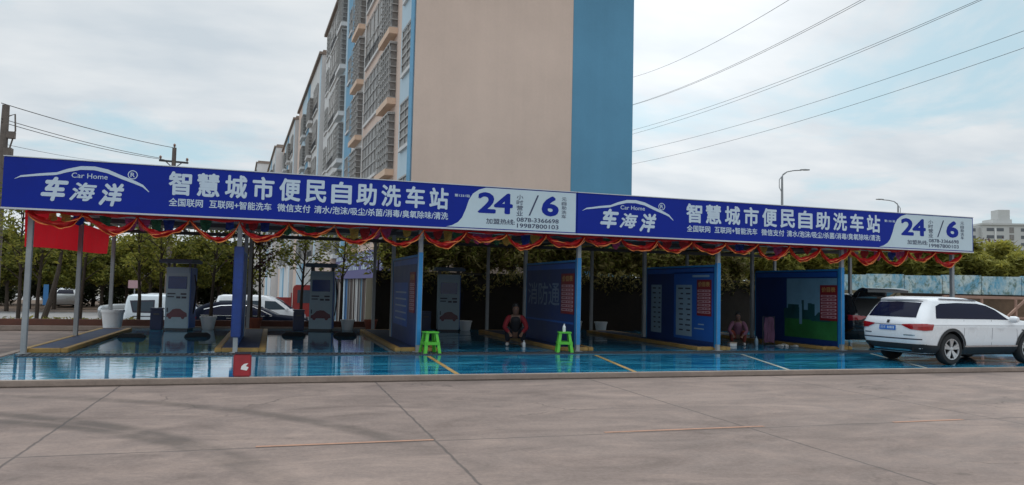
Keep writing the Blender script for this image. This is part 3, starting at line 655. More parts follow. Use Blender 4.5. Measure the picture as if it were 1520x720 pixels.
# ---- sign boards
def swoosh():
    top = [(-4.85, 3.50), (-4.75, 3.555), (-4.41, 3.61), (-4.14, 3.645), (-3.95, 3.72), (-3.72, 3.785), (-3.48, 3.795), (-3.24, 3.75), (-2.99, 3.65), (-2.74, 3.56), (-2.59, 3.495), (-2.47, 3.38)]
    wd = [.012, .035, .05, .055, .07, .075, .075, .075, .07, .06, .045, .008]
    up = [(x, z+w_/2) for (x, z), w_ in zip(top, wd)]; dn = [(x-.01, z-w_/2) for (x, z), w_ in zip(top, wd)]
    return up, dn
def sign(label, x_l, x_r, fx):
    z0, z1 = 2.945, 3.925; y = 16.75
    t = thing('sign_board', label, 'sign', ((x_l+x_r)/2, y, z0), 0, 'blue signs along the canopy front')
    O = Vector(((x_l+x_r)/2, y, z0))
    def bld(mb, name, mt, parent=t, **k):
        o = mb.build(name, mt, parent, **k)
        if parent is t: o.location = -O
        return o
    mb = MB(); mb.box(x_l, x_r, y, y+.16, z0, z1); bld(mb, 'board', 'signblue')
    mb = MB(); mb.box(x_l-.012, x_r+.012, y-.012, y+.17, z0-.035, z0-.003); mb.box(x_l-.012, x_r+.012, y-.012, y+.17, z1+.003, z1+.02); bld(mb, 'trim', 'alu')
    xr_ = (x_r+5.05-0)/1.0
    bound = [(4.61, 3.905), (4.44, 3.85), (4.30, 3.75), (4.21, 3.60), (4.14, 3.38), (4.06, 3.19), (3.97, 3.08), (3.83, 3.0), (3.69, 2.965)]
    poly = [(fx(x), z) for x, z in bound] + [(x_r-.03, 2.965), (x_r-.03, 3.905)]
    mb = MB(); mb.prism_y(poly[::-1], y-.004, y-.0015); bld(mb, 'pale_panel', 'signpale')
    # emblem: the outline of a car roof over brush lettering
    mb = MB(); up, dn = swoosh(); P = [(fx(x), y-.004, z) for x, z in up] + [(fx(x), y-.004, z) for x, z in dn]; k = len(up)
    mb.add(P, [(i, i+1, k+i+1, k+i) for i in range(k-1)])
    put_text(mb, 'Car Home', fx(-3.88), fx(-3.24), 3.585, 3.685, y-.004, .006)
    put_text(mb, 'R', fx(-2.83), fx(-2.75), 3.665, 3.755, y-.004, .02)
    n = 28; ring = [(fx(-2.79)+r_*math.cos(2*math.pi*i/n), y-.004, 3.71+r_*math.sin(2*math.pi*i/n)) for r_ in (.075, .092) for i in range(n)]
    mb.add(ring, [(i, (i+1) % n, (i+1) % n+n, i+n) for i in range(n)])
    bld(mb, 'emblem', 'signwhite')
    mb = MB()
    put_text(mb, '车', fx(-4.40), fx(-3.92), 3.10, 3.585, y-.004, .045, .28)
    put_text(mb, '海', fx(-3.90), fx(-3.42), 3.13, 3.50, y-.004, .03, .28)
    put_text(mb, '洋', fx(-3.38), fx(-2.93), 3.05, 3.52, y-.004, .042, .28)
    bld(mb, 'brush_lettering', 'signwhite')
    mb = MB(); s_ = '智慧城市便民自助洗车站'; n = len(s_); a, b = -2.12, 3.73; p_ = (b-a+.10)/n
    for i, ch in enumerate(s_):
        put_text(mb, ch, fx(a+i*p_), fx(a+i*p_+p_-.10), 3.345, 3.835, y-.004, .030)
    bld(mb, 'main_lettering', 'signwhite')
    mb = MB()
    for s_, a, b in (('全国联网', -2.10, -1.45), ('互联网+智能洗车', -1.33, -.10), ('微信支付', .02, .70), ('清水/泡沫/吸尘/杀菌/消毒/臭氧除味/清洗', .78, 3.73)):
        mb = MB(); put_text(mb, s_, fx(a), fx(b), 3.115, 3.285, y-.004, .018); bld(mb, 'small_lettering', 'signwhite')
    mb = MB()
    put_text(mb, '第1331站', fx(3.87), fx(4.23), 3.655, 3.725, y-.0045, .02); bld(mb, 'station_number', 'signwhite')
    mb = MB()
    put_text(mb, '24', fx(4.42), fx(5.27), 3.315, 3.80, y-.007, .03, 0, 0, .92); bld(mb, 'numeral', 'signblue'); mb = MB(); put_text(mb, '6', fx(5.98), fx(6.42), 3.315, 3.80, y-.007, .04)
    bld(mb, 'numeral', 'signblue')
    mb = MB()
    mb.add([(fx(5.66), y-.007, 3.31), (fx(5.70), y-.007, 3.31), (fx(5.91), y-.007, 3.80), (fx(5.87), y-.007, 3.80)], [(0, 1, 2, 3)]); bld(mb, 'slash', 'signink')
    for s_, a, b, zt, zb in (('小时营业', 5.36, 5.52, 3.79, 3.28), ('元自助洗车', 6.49, 6.61, 3.79, 3.27)):
        n = len(s_); h_ = (zt-zb)/n; mb = MB()
        for i, ch in enumerate(s_): put_text(mb, ch, fx(a), fx(b), zt-(i+1)*h_+.014, zt-i*h_, y-.007, .006)
        bld(mb, 'column_lettering', 'signink')
    mb = MB()
    put_text(mb, '加盟热线:', fx(4.63), fx(5.33), 3.07, 3.20, y-.007, .012); bld(mb, 'hotline_lettering', 'signink'); mb = MB()
    put_text(mb, '0878-3366698', fx(5.37), fx(6.42), 3.155, 3.255, y-.007, .015); bld(mb, 'phone_number', 'signink'); mb = MB(); put_text(mb, '19987800103', fx(5.38), fx(6.42), 3.015, 3.115, y-.007, .015)
    bld(mb, 'phone_number', 'signink')
    return t
sign('near left blue car wash sign with white characters, its pale end in the middle', -5.05, 6.885, lambda x: x)
sign('farther right blue car wash sign, smaller and ending above the white suv', 6.90, 19.24, lambda x: 7.03+(x+4.85)*1.035)

# ---- festoons of red satin with gold edges under the signs
def swag_mesh(w_, sag, wid, seed):
    g = random.Random(seed); nu, nv = 22, 6; vs = []; sk = g.uniform(.75, 1.35)
    for i in range(nu+1):
        t = i/nu; u_ = t**sk; c = (4*u_*(1-u_))**.85; x = w_*t
        ztop = -.01 - sag*c; wd = wid*(.42+.58*c**.7)*(1+.18*math.sin(t*11+seed))
        for j in range(nv+1):
            q = j/nv
            vs.append((x, .05*math.sin(q*7+t*3)+.05*c*(q-.4)*-1 + .02*math.sin(t*19+q*5), ztop-wd*q + .012*math.sin(t*25+q*9)))
    fs = [(i*(nv+1)+j, (i+1)*(nv+1)+j, (i+1)*(nv+1)+j+1, i*(nv+1)+j+1) for i in range(nu) for j in range(nv)]
    mb = MB(); mb.add(vs, fs); me = mb.mesh('swag', 'redsatin', 60)
    mf = MB(); e_ = [Vector(vs[i*(nv+1)+nv]) for i in range(nu+1)]
    fv = [p for q in e_ for p in (q+Vector((0, -.006, .012)), q+Vector((0, -.012, -.010+.006*g.uniform(-1, 1))))]
    mf.add(fv, [(2*i, 2*i+2, 2*i+3, 2*i+1) for i in range(nu)])
    # the second, gold-striped ribbon twisted across the swag
    tv = []
    for i in range(nu+1):
        t = i/nu; u_ = t**sk; c = (4*u_*(1-u_))**.85; z = -.03 - sag*c - wid*.5*(1+math.sin(t*6.5+seed*1.7))*.8; x = w_*t
        tv += [(x, -.06, z), (x, -.066, z-.006-.012*math.sin(t*9+seed))]
    mf.add(tv, [(2*i, 2*i+2, 2*i+3, 2*i+1) for i in range(nu)])
    return me, mf.mesh('fringe', 'gold', 60)
swags = [swag_mesh(S/4, (.20, .33, .25, .12, .29, .17, .36, .22, .27)[i], (.13, .09, .16, .11, .12, .15, .10, .08, .14)[i], i) for i in range(9)]
swnames = ['over the bay with the tall kiosk at far left', 'over the second bay from the left', 'over the bay left of the first green stool board', 'over the bay right of the first green stool', 'over the bay right of the board with pale tables', 'at the right end above the black car with open tailgate']
swnames = ['over the leftmost bay, beside the red cloth banner', 'over the second bay from the left with a kiosk and pot', 'over the dark bay between the two green stools', 'over the dark bay just right of the second green stool', 'over the bay between the pale table board and the city mural board', 'over the rightmost bay above the black car with raised tailgate']
for k in range(6):
    t = thing('festoon', 'red festoon '+swnames[k], 'festoon', (ROWS[k], 16.92, 2.93), 0, 'red and gold festoons under the signs')
    mb = MB(); nn = 40; vs = []
    for i in range(nn+1):
        x = S*i/nn; vs += [(x, .02+.015*math.sin(i*1.9), .01), (x, .0+.03*math.sin(i*1.7), -.07-.02*math.sin(i*.9))]
    mb.add(vs, [(2*i, 2*i+2, 2*i+3, 2*i+1) for i in range(nn)]); mb.build('valance', 'redsatin', t, 60)
    for i in range(4):
        me, mf = swags[(k*4+i*2+(i*k) % 3) % 9]
        o = part('swag', me, t, (i*S/4, -.03, -.012*((i*5+k*3) % 4))); part('fringe', mf, o)
# ---- strings of coloured pennants under the roof
penm = {}
for c in ('flagred', 'flaggreen', 'flagblue', 'flagyellow', 'flagpink'):
    mb = MB(); n = 5; vs = []
    for i in range(n+1):
        for j in range(3):
            q = i/n; vs.append(((j-1)*.125*(1-.35*q), .05*math.sin(q*4+j*1.7), -.25*q-.03*math.sin(j*2.1)*q))
    mb.add(vs, [(i*3+j, i*3+j+1, (i+1)*3+j+1, (i+1)*3+j) for i in range(n) for j in range(2)]); penm[c] = mb.mesh('pennant', c)
for si, (Y, lab) in enumerate(((18.0, 'string of short coloured cloth pennants under the roof just behind the signs'),)):
    t = thing('pennant_string', lab, 'pennants', (-4.6, Y, 3.06), 0)
    mb = MB(); pts = [(S*i/8, 0, -.14*math.sin(math.pi*(i % 8)/8)) for i in range(49)]; mb.tube(pts, .008, 5); mb.build('cord', 'white', t)
    g = random.Random(si)
    for i in range(94):
        x = .12+i*.25
        if g.random() < .5: continue
        ph = (x/S) % 1
        part('pennant', penm[g.choice(list(penm))], t, (x, 0, -.14*math.sin(math.pi*ph)-.003), g.uniform(-.35, .35))
# ---- red cloth along the left end
mb = MB(); nu, nv = 40, 8; vs = []
for i in range(nu+1):
    for j in range(nv+1):
        t, q = i/nu, j/nv; vs.append((-4.74+.03*math.sin(t*9+q*2)*q+.012*math.sin(t*37), 17.1+8.1*t, 3.0-(.80-.16*t)*q+.02*math.sin(t*6)*q))
mb.add(vs, [(i*(nv+1)+j, (i+1)*(nv+1)+j, (i+1)*(nv+1)+j+1, i*(nv+1)+j+1) for i in range(nu) for j in range(nv)])
tag(mb.build('cloth_banner', 'redcloth', None, 60), 'plain red cloth banner stretched along the left end of the canopy', 'banner')

# ---- islands, drain, wheel stops
isl_names = ['low blue island with yellow edge at the far left end', 'low blue island with yellow edge under the narrow blue board', 'low blue island with yellow edge left of the first green stool', 'low blue island with yellow edge behind the second green stool', 'low blue island with yellow edge under the pale table board', 'low blue island with yellow edge under the city mural board']
for k in range(6):
    x = ROWS[k]; a, b = (x-.42, x+.62) if k else (x-.1, x+.75)
    if k > 1: a, b = x-.5, x+.5
    t = thing('kerb_island', isl_names[k], 'island', ((a+b)/2, 21, .09), 0, 'islands between the wash bays'); w_ = (b-a)/2
    mb = MB(); mb.box(-w_+.14, w_-.14, -3.5, 3.5, .002, .085); mb.build('top', 'islandblue', t)
    mb = MB(); y0, y1 = -3.65, 3.65
    mb.box(-w_, -w_+.137, y0, y1, .001, .09); mb.box(w_-.137, w_, y0, y1, .001, .09); mb.box(-w_+.14, w_-.14, y0, y0+.147, .001, .09); mb.box(-w_+.14, w_-.14, y1-.147, y1, .001, .09)
    mb.build('yellow_edge', 'yellow', t, bevel=.012)
dr = thing('drain_grate', 'long black slotted drain grate across the front of the bays', 'drain', (-4.6, 16.6, .09))
mb = MB(); mb.box(0, 23.6, -.02, .30, .002, .006, 0)
for i in range(236): mb.box(i*.1, i*.1+.042, 0, .28, .0062, .02, 1)
mb.build('slats', ['rubber', 'darksteel'], dr)
mb = MB(); mb.box(0, 23.6, -.06, -.022, .002, .022); mb.box(0, 23.6, .302, .34, .002, .022); mb.build('frame', 'darksteel', dr)
def wheel_stop(x, y, label):
    mb = MB(); mb.prism_y([(-.34, 0), (-.30, .07), (-.22, .115), (.22, .115), (.30, .07), (.34, 0)], -.09, .09)
    o = mb.build('wheel_stop', 'rubber', None, bevel=.012); o.location = (x, y, .091); tag(o, label, 'wheel stop', 'black rubber wheel stops')
wheel_stop(-3.45, 21.8, 'black rubber wheel stop in front of the white tub'); wheel_stop(-1.9, 22.2, 'black rubber wheel stop in front of the leftmost kiosk')
wheel_stop(.62, 22.6, 'black rubber wheel stop just right of the narrow blue board'); wheel_stop(2.05, 22.5, 'black rubber wheel stop in front of the second kiosk')

# ---- partition boards between bays (the printed face turned to the camera looks towards -x)
def price_board(t, y0, y1, z0, z1, sx):
    """local: board faces sx*x; y across. built as one red part with rows on it"""
    mb = MB(); mb.box(min(sx*.031, sx*.040), max(sx*.031, sx*.040), y0, y1, z0, z1); pb = mb.build('price_board', 'pricered', t, bevel=.003)
    h_ = z1-z0; w_ = y1-y0; xx = sx*.0425
    def yy(q): return y1-q*w_ if sx < 0 else y0+q*w_
    mb = MB()
    for i in range(7):
        za = z0+.07*h_+i*.098*h_
        P = []
        for q, dz in ((.06, .008), (.09, 0), (.9, 0), (.95, .012), (.95, .052), (.9, .066), (.09, .066), (.06, .055)): P.append((xx, yy(q), za+dz*h_))
        mb.add(P, [tuple(range(8))])
    mb.build('price_row', 'pricepink', pb)
    mb = MB(); put_text(mb, '价目表', 0, 1, 0, 1, 0, .04)
    mb.v = [(xx-sx*v[1], yy(.1+.8*v[0]), z0+(.80+.15*v[2])*h_) for v in mb.v]; mb.build('title', 'pricegold', pb)
    mb = MB()
    for i in range(7):
        za = z0+.07*h_+i*.098*h_
        for q0, q1 in ((.14, .42), (.5, .62), (.68, .86)): mb.add([(sx*.0445, yy(q0), za+.02*h_), (sx*.0445, yy(q1), za+.02*h_), (sx*.0445, yy(q1), za+.045*h_), (sx*.0445, yy(q0), za+.045*h_)], [(0, 1, 2, 3)])
    mb.build('row_print', 'pricered', pb)
def partition(k, label, base, style):
    x = ROWS[k]; t = thing('partition_board', label, 'partition', (x, 17.3, .18), 0, 'printed boards between the bays')
    H = 2.10; D = 3.75
    mb = MB(); mb.box(-.028, .028, .0, D, 0, H); mb.build('board', base, t)
    mb = MB(); mb.box(-.045, .045, -.03, -.002, -.02, H+.04); mb.box(-.045, .045, -.002, D, H+.002, H+.05); mb.box(-.035, .035, D+.002, D+.04, 0, H); mb.build('edge_trim', 'postblue', t)
    sx = -1 if x > .5 else 1
    fx = lambda a: sx*a
    def q(name, mt, y0, y1, z0, z1, d_=.0305):
        mb = MB(); mb.add([(fx(d_), y0, z0), (fx(d_), y1, z0), (fx(d_), y1, z1), (fx(d_), y0, z1)], [(0, 1, 2, 3)]); return mb.build(name, mt, t)
    def lettering(body, y0, y1, z0, z1, mt='signwhite', bold=.02, name='lettering', d_=.0325):
        mb = MB(); put_text(mb, body, 0, 1, 0, 1, 0, bold)
        mb.v = [(fx(d_-v[1]), (y1-(y1-y0)*v[0]) if sx < 0 else (y0+(y1-y0)*v[0]), z0+(z1-z0)*v[2]) for v in mb.v]; return mb.build(name, mt, t)
    q('top_band', 'panelblue', .05, D-.05, H-.16, H-.03)
    if style == 'letters':
        lettering('消防通', 1.08, 3.6, .98, 1.60, 'panelfaint', .01); price_board(t, .07, .96, .80, 1.82, sx)
        q('lower_stripe', 'panelblue', .1, 3.7, .55, .60)
    elif style == 'dense':
        q('text_block', 'panelblue', 1.3, 3.5, .4, 1.5); 
        for i in range(5): q('text_row', 'panelpale', 1.5, 3.2, .55+i*.17, .59+i*.17, .0325)
        price_board(t, .3, 1.0, .78, 1.75, sx)
    elif style == 'tables':
        q('front_field', 'panelblue', .05, 2.1, .12, 1.97)
        for a, b in ((1.12, 1.98), (2.83, 3.47)):
            q('pale_table', 'panelpale', a, b, .20, 1.62, .032)
            g = random.Random(int(a*10))
            for i in range(9):
                for c0 in (.1, .55): q('table_print', 'ink', a+c0*(b-a), a+(c0+g.uniform(.15, .32))*(b-a), .34+i*.145, .38+i*.145, .0335)
        q('heading_strip', 'panelpale', .25, 1.1, 1.83, 1.89, .0325)
        for i in range(2): q('text_row', 'panelpale', .5, 1.0-.2*i, .42+i*.12, .45+i*.12, .0325)
        price_board(t, .14, .86, .79, 1.76, sx)
    elif style == 'mural':
        q('mural_sky', 'panelsky', .04, 2.2, .8, 1.9); q('mural_lawn', 'panelgreen', .04, 2.3, .15, .78, .0312)
        g = random.Random(3); y = .95
        mb = MB()
        while y < 2.3:
            w_ = g.uniform(.10, .28); h_ = g.uniform(.25, .62); mb.add([(fx(.0322), y, .7), (fx(.0322), y+w_, .7), (fx(.0322), y+w_, .7+h_), (fx(.0322), y, .7+h_)], [(0, 1, 2, 3)]); y += w_*.9
        mb.build('mural_skyline', 'panelteal', t)
        q('mural_tower', 'panelsky', 1.5, 1.62, .55, 1.15, .0332)
        # a car printed on the lawn
        mb = MB(); mb.add([(fx(.0332), .3+a, .66+b) for a, b in ((0, 0), (.8, 0), (.82, .12), (.62, .16), (.5, .26), (.2, .26), (.06, .14), (0, .12))], [tuple(range(8))]); mb.build('mural_car', 'panelteal', t)
        price_board(t, .02, .72, .70, 1.70, sx)
    else:
        q('front_field', 'panelblue', .05, 1.8, .1, 2.0)
    return t
partition(1, 'narrow looking blue board seen almost edge on between the two left kiosks', 'panelblue', 'plain')
partition(2, 'dark navy printed board beside the first green stool', 'panelnavy', 'dense')
partition(3, 'navy board with big pale characters and red price list behind the second green stool', 'panelnavy', 'letters')
partition(4, 'blue board with two pale tables and a red price list', 'panelnavy', 'tables')
partition(5, 'board printed with a green lawn and city skyline beside the black car', 'panelnavy', 'mural')

# ---- wash kiosks
def kiosk(label, x, y, rz):
    t = thing('wash_kiosk', label, 'kiosk', (x, y, .09), rz, 'self service wash kiosks')
    mb = MB(); mb.box(-.36, .36, -.25, .25, .06, 1.92); mb.build('cabinet', 'kioskgrey', t, bevel=.012)
    mb = MB(); mb.box(-.33, .33, -.22, .22, 0, .058); mb.build('plinth', 'darksteel', t)
    mb = MB(); mb.box(.3615, .385, -.24, .24, .08, 1.9); mb.box(.386, .392, -.2, .2, 1.15, 1.22); mb.build('side_panel', 'kioskblue', t, bevel=.004)
    mb = MB(); mb.box(-.50, .50, -.50, .32, 2.04, 2.14); mb.box(-.46, .46, -.46, .30, 2.142, 2.165); mb.build('hood', 'kioskroof', t, bevel=.012)
    for a, b in ((-.32, -.19), (.32, -.19), (-.32, .2), (.32, .2)):
        mb = MB(); mb.box(a-.03, a+.03, b-.03, b+.03, 1.921, 2.039); mb.build('hood_bracket', 'darksteel', t)
    mb = MB(); mb.box(-.33, .33, -.275, -.2505, 1.74, 1.90, 0); mb.build('header', 'panelpale', t)
    mb = MB(); mb.box(-.29, .27, -.268, -.2505, 1.26, 1.64); mb.build('screen', 'screen', t, bevel=.004)
    for a, b, c, d_ in ((-.30, -.06, 1.09, 1.13), (-.30, -.10, 1.00, 1.035), (-.03, .09, .97, 1.03), (.13, .27, .97, 1.03), (.10, .27, 1.08, 1.13), (-.30, -.27, .55, .68)): mb = MB(); mb.box(a, b, -.262, -.2505, c, d_); mb.build('slot', 'ink', t)
    car = [(-.31, .40), (-.30, .49), (-.22, .53), (-.13, .63), (-.02, .66), (.10, .655), (.20, .58), (.30, .53), (.32, .42), (.25, .40), (.22, .345), (.16, .345), (.13, .40), (-.14, .40), (-.17, .345), (-.23, .345), (-.26, .40)]
    mb = MB(); mb.prism_y(car, -.2535, -.2515); mb.build('car_print', 'carred', t)
    mb = MB(); mb.tube([(.42, -.05, 1.7), (.50, -.10, 1.3), (.47, -.12, .8), (.43, -.08, .5), (.47, .0, .95), (.44, .05, 1.5)], .018, 6); mb.build('hose', 'rubber', t, 60)
    return t
kiosk('leftmost wash kiosk, pale and sunlit, next to the narrow blue board', -2.70, 25.3, R(-16))
kiosk('second wash kiosk, in shade between the narrow blue board and the shop fronts', 1.53, 25.3, R(-10))
kiosk('third wash kiosk, darkest, behind the first green stool', 5.72, 25.3, R(-6))
def bin_(x, label):
    mb = MB(); mb.box(-.17, .17, -.17, .17, 0, .60); o = mb.build('vacuum_box', 'binblue', None, bevel=.02)
    o.location = (x, 25.45, .091); tag(o, label, 'bin', 'navy boxes beside the kiosks')
    mb = MB(); mb.box(-.185, .185, -.185, .185, .603, .66); mb.build('lid', 'binblue', o, bevel=.015)
    mb = MB(); mb.box(-.08, .08, -.195, -.172, .45, .5); mb.build('handle', 'darksteel', o)
bin_(-3.36, 'navy box standing left of the leftmost kiosk'); bin_(.83, 'navy box standing left of the second kiosk'); bin_(4.97, 'navy box standing left of the third, darkest kiosk')
# ---- tubs and pots
def pot(name, label, x, y, r0, r1, h_, mt, n=24, grp=None):
    mb = MB(); mb.lathe([(r0*.9, 0), (r0, .02), (r1*.98, h_*.86), (r1*1.06, h_*.87), (r1*1.07, h_), (r1*.96, h_), (r1*.93, h_*.8), (.001, h_*.78)], n)
    o = mb.build(name, mt, None, 40); o.location = (x, y, .092); return tag(o, label, 'pot', grp)
tb = pot('tub', 'large white plastic tub behind the left wash bay', -4.52, 25.1, .235, .305, .60, 'tubwhite'); tb['category'] = 'tub'
pot('plant_pot', 'white pot just right of the leftmost kiosk', -1.90, 25.6, .17, .24, .40, 'white', 24, 'pots along the back kerb')
pot('plant_pot', 'white pot just right of the second kiosk', 2.40, 25.6, .17, .22, .34, 'white', 24, 'pots along the back kerb')
pot('plant_pot', 'white pot just right of the third, darkest kiosk', 6.42, 25.6, .17, .22, .34, 'white', 24, 'pots along the back kerb')
pot('plant_pot', 'left one of the two pale pots right of the second green stool', 10.55, 25.6, .18, .23, .36, 'white', 24, 'pots along the back kerb')
pot('plant_pot', 'right one of the two pale pots right of the second green stool', 11.55, 25.6, .18, .23, .34, 'white', 24, 'pots along the back kerb')
pot('plant_pot', 'terracotta pot at the foot of the purple leaved tree', -.52, 25.75, .16, .23, .36, 'terracotta', 24, 'pots along the back kerb')
pot('plant_pot', 'terracotta pot in front of the striped shop shutters', 3.18, 25.75, .16, .22, .34, 'terracotta', 24, 'pots along the back kerb')
# ---- stools
def stool(label, x, y, rz):
    t = thing('stool', label, 'stool', (x, y, .092), rz, 'green plastic stools')
    H, a, b = .49, .135, .205
    mb = MB(); mb.box(-a-.02, a+.02, -a-.02, a+.02, H-.03, H); mb.box(-.06, .06, -.012, .012, H+.0005, H+.002, 1); mb.build('seat', ['stool', 'stooldark'], t, bevel=.012)  # thin strip across the seat top in a slightly darker green
    for sx in (-1, 1):
        for sy in (-1, 1):
            mb = MB(); w_ = .07
            top = [(sx*a-sx*w_*.9, sy*a), (sx*a, sy*a), (sx*a, sy*a-sy*.028), (sx*a-sx*w_*.9, sy*a-sy*.028)]
            bot = [(sx*b-sx*w_, sy*b), (sx*b, sy*b), (sx*b, sy*b-sy*.028), (sx*b-sx*w_, sy*b-sy*.028)]
            mb.add([(p[0], p[1], H-.031) for p in top] + [(p[0], p[1], 0) for p in bot], [(0, 1, 2, 3), (4, 7, 6, 5), (0, 4, 5, 1), (1, 5, 6, 2), (2, 6, 7, 3), (3, 7, 4, 0)])
            top = [(sx*a, sy*a-sy*.029), (sx*a, sy*a-sy*w_*.9), (sx*a-sx*.028, sy*a-sy*w_*.9), (sx*a-sx*.028, sy*a-sy*.029)]
            bot = [(sx*b, sy*b-sy*.029), (sx*b, sy*b-sy*w_), (sx*b-sx*.028, sy*b-sy*w_), (sx*b-sx*.028, sy*b-sy*.029)]
            mb.add([(p[0], p[1], H-.031) for p in top] + [(p[0], p[1], 0) for p in bot], [(0, 1, 2, 3), (4, 7, 6, 5), (0, 4, 5, 1), (1, 5, 6, 2), (2, 6, 7, 3), (3, 7, 4, 0)])
            mb.build('leg', 'stool', t)
    for s_ in (-1, 1):
        c = a+(b-a)*.55
        mb = MB(); mb.box(-c+.03, c-.03, s_*c-.012, s_*c+.012, .20, .265); mb.build('stretcher', 'stool', t)
        mb = MB(); mb.box(s_*c-.012, s_*c+.012, -c+.03, c-.03, .20, .265); mb.build('stretcher', 'stool', t)
    return t
stool('bright green plastic stool on the left, by the navy board', 3.42, 16.85, R(8)); stool('bright green plastic stool on the right, with a white bottle', 6.70, 16.95, R(-14))
def bottle(label, x, y, z, r=.04, h_=.2, mt='white', grp=None):
    mb = MB(); mb.lathe([(r*.9, 0), (r, .01), (r, h_*.6), (r*.85, h_*.72), (r*.35, h_*.82), (r*.35, h_*.92), (r*.45, h_*.93), (r*.45, h_), (.001, h_)], 14)
    o = mb.build('bottle', mt, None, 40); o.location = (x, y, z); return tag(o, label, 'bottle', grp)
bottle('white bottle standing on the right green stool', 6.69, 16.95, .583, .038, .19)
bottle('small white bottle standing on the floor below the crouching person', 6.22, 18.55, .091, .04, .17)
# ---- red block at the pad edge
t = thing('marker_block', 'red boxy marker with a pale emblem at the front edge of the pad', 'marker', (-.42, 12.93, .092))
mb = MB(); mb.prism_x([(-.10, 0), (.10, 0), (.085, .33), (-.06, .36)], -.135, .135); mb.build('body', 'markerred', t, bevel=.02)
mb = MB(); mb.add([(-.02, 0, .12), (.07, 0, .10), (.10, 0, .15), (.055, 0, .17), (.09, 0, .215), (.03, 0, .205), (-.01, 0, .17)], [tuple(range(7))]); mb.v = [(x, -.102+.04*(z/.36), z) for x, y, z in mb.v]; mb.build('emblem', 'white', t)
mb = MB(); mb.prism_x([(-.07, .362), (.088, .336), (.09, .37), (-.07, .395)], -.12, .12); mb.build('strap', 'ink', t)
# ---- timber rack behind the white car
P = gp(1405, 476, 0); P = at(1400, 440, 21.6); rk = thing('timber_rack', 'pinkish timber frame with a diagonal brace behind the white suv', 'rack', (P.x, P.y, 0), R(-9)); rk.scale = (1, 1, P.z/1.42)
mb = MB(); mb.bar((0, 0, 1.42), (6.5, 0, 1.42), .09, .09); mb.build('top_rail', 'timber', rk)
mb = MB(); mb.bar((0, .05, .78), (6.5, .05, .78), .07, .07); mb.build('middle_rail', 'timber', rk)
for x in (0.05, 1.5, 2.9, 4.4, 5.9):
    mb = MB(); mb.bar((x, -.08, 0), (x, -.08, 1.37), .07, .07); mb.build('upright', 'timber', rk)
mb = MB(); mb.bar((2.0, -.13, .45), (3.3, -.13, 1.4), .07, .07); mb.build('brace', 'timber', rk)
# ------------------------------------------------------------------ vehicles
class Body:
    """levels: (z, x_rear, x_front, half_width, r_rear, r_front); horizontal slices of a car body, +x is forward"""
    def __init__(s, levels, bulge_r=.06, bulge_f=.10): s.L = levels; s.br, s.bf = bulge_r, bulge_f
    def lev(s, z):
        L = s.L
        if z <= L[0][0]: return L[0]
        for a, b in zip(L, L[1:]):
            if z <= b[0]:
                t = (z-a[0])/(b[0]-a[0]); return tuple(p+(q-p)*t for p, q in zip(a, b))
        return L[-1]
    def outline(s, l, ns=16, nc=6, ne=8):
        z, xr, xf, W, rr, rf = l; pts = []
        def corner(cx, cy, r, a0, a1):
            for i in range(nc+1): a = a0+(a1-a0)*i/nc; pts.append((cx+r*math.cos(a), cy+r*math.sin(a)))
        for i in range(ns): t = i/ns; pts.append(((xr+rr)+(xf-rf-xr-rr)*t, -W))
        corner(xf-rf, -W+rf, rf, -math.pi/2, 0)
        for i in range(1, ne): pts.append((xf, -W+rf+(2*W-2*rf)*i/ne))
        corner(xf-rf, W-rf, rf, 0, math.pi/2)
        for i in range(1, ns): t = i/ns; pts.append(((xf-rf)+(xr+rr-xf+rf)*t, W))
        corner(xr+rr, W-rr, rr, math.pi/2, math.pi)
        for i in range(1, ne): pts.append((xr, W-rr-(2*W-2*rr)*i/ne))
        corner(xr+rr, -W+rr, rr, math.pi, 1.5*math.pi); pts.pop()
        out_ = []
        for x, y in pts:
            k = 1-(y/W)**2; t = (x-xr)/(xf-xr)
            if t > .8: x += s.bf*(k-.35)*(t-.8)/.2
            elif t < .2: x -= s.br*(k-.35)*(.2-t)/.2
            out_.append((x, y, z))
        return out_
    def mesh(s, mt):
        mb = MB(); rings = [s.outline(l) for l in s.L]; n = len(rings[0])
        vs = [v for r_ in rings for v in r_]; fs = [(i*n+j, i*n+(j+1) % n, (i+1)*n+(j+1) % n, (i+1)*n+j) for i in range(len(rings)-1) for j in range(n)]
        fs += [tuple(range(n-1, -1, -1)), tuple(range((len(rings)-1)*n, len(rings)*n))]
        mb.add(vs, fs); return mb.mesh('body', mt, 38)
    def side(s, x, z, sgn=-1, off=.005):
        z_, xr, xf, W, rr, rf = s.lev(z); y = W
        if x < xr+rr: q = xr+rr-x; y = W-rr+math.sqrt(max(0, rr*rr-q*q)) if q < rr else W-rr
        if x > xf-rf: q = x-xf+rf; y = W-rf+math.sqrt(max(0, rf*rf-q*q)) if q < rf else W-rf
        return (x, sgn*(y+off), z)
    def end(s, y, z, rear=True, off=.006):
        z_, xr, xf, W, rr, rf = s.lev(z); a = abs(y); k = 1-(y/W)**2
        if rear:
            x = xr - s.br*(k-.35)
            if a > W-rr: q = a-(W-rr); x = xr+rr-math.sqrt(max(0, rr*rr-q*q)) - s.br*(k-.35)
            return (x-off, y, z)
        x = xf + s.bf*(k-.35)
        if a > W-rf: q = a-(W-rf); x = xf-rf+math.sqrt(max(0, rf*rf-q*q)) + s.bf*(k-.35)
        return (x+off, y, z)
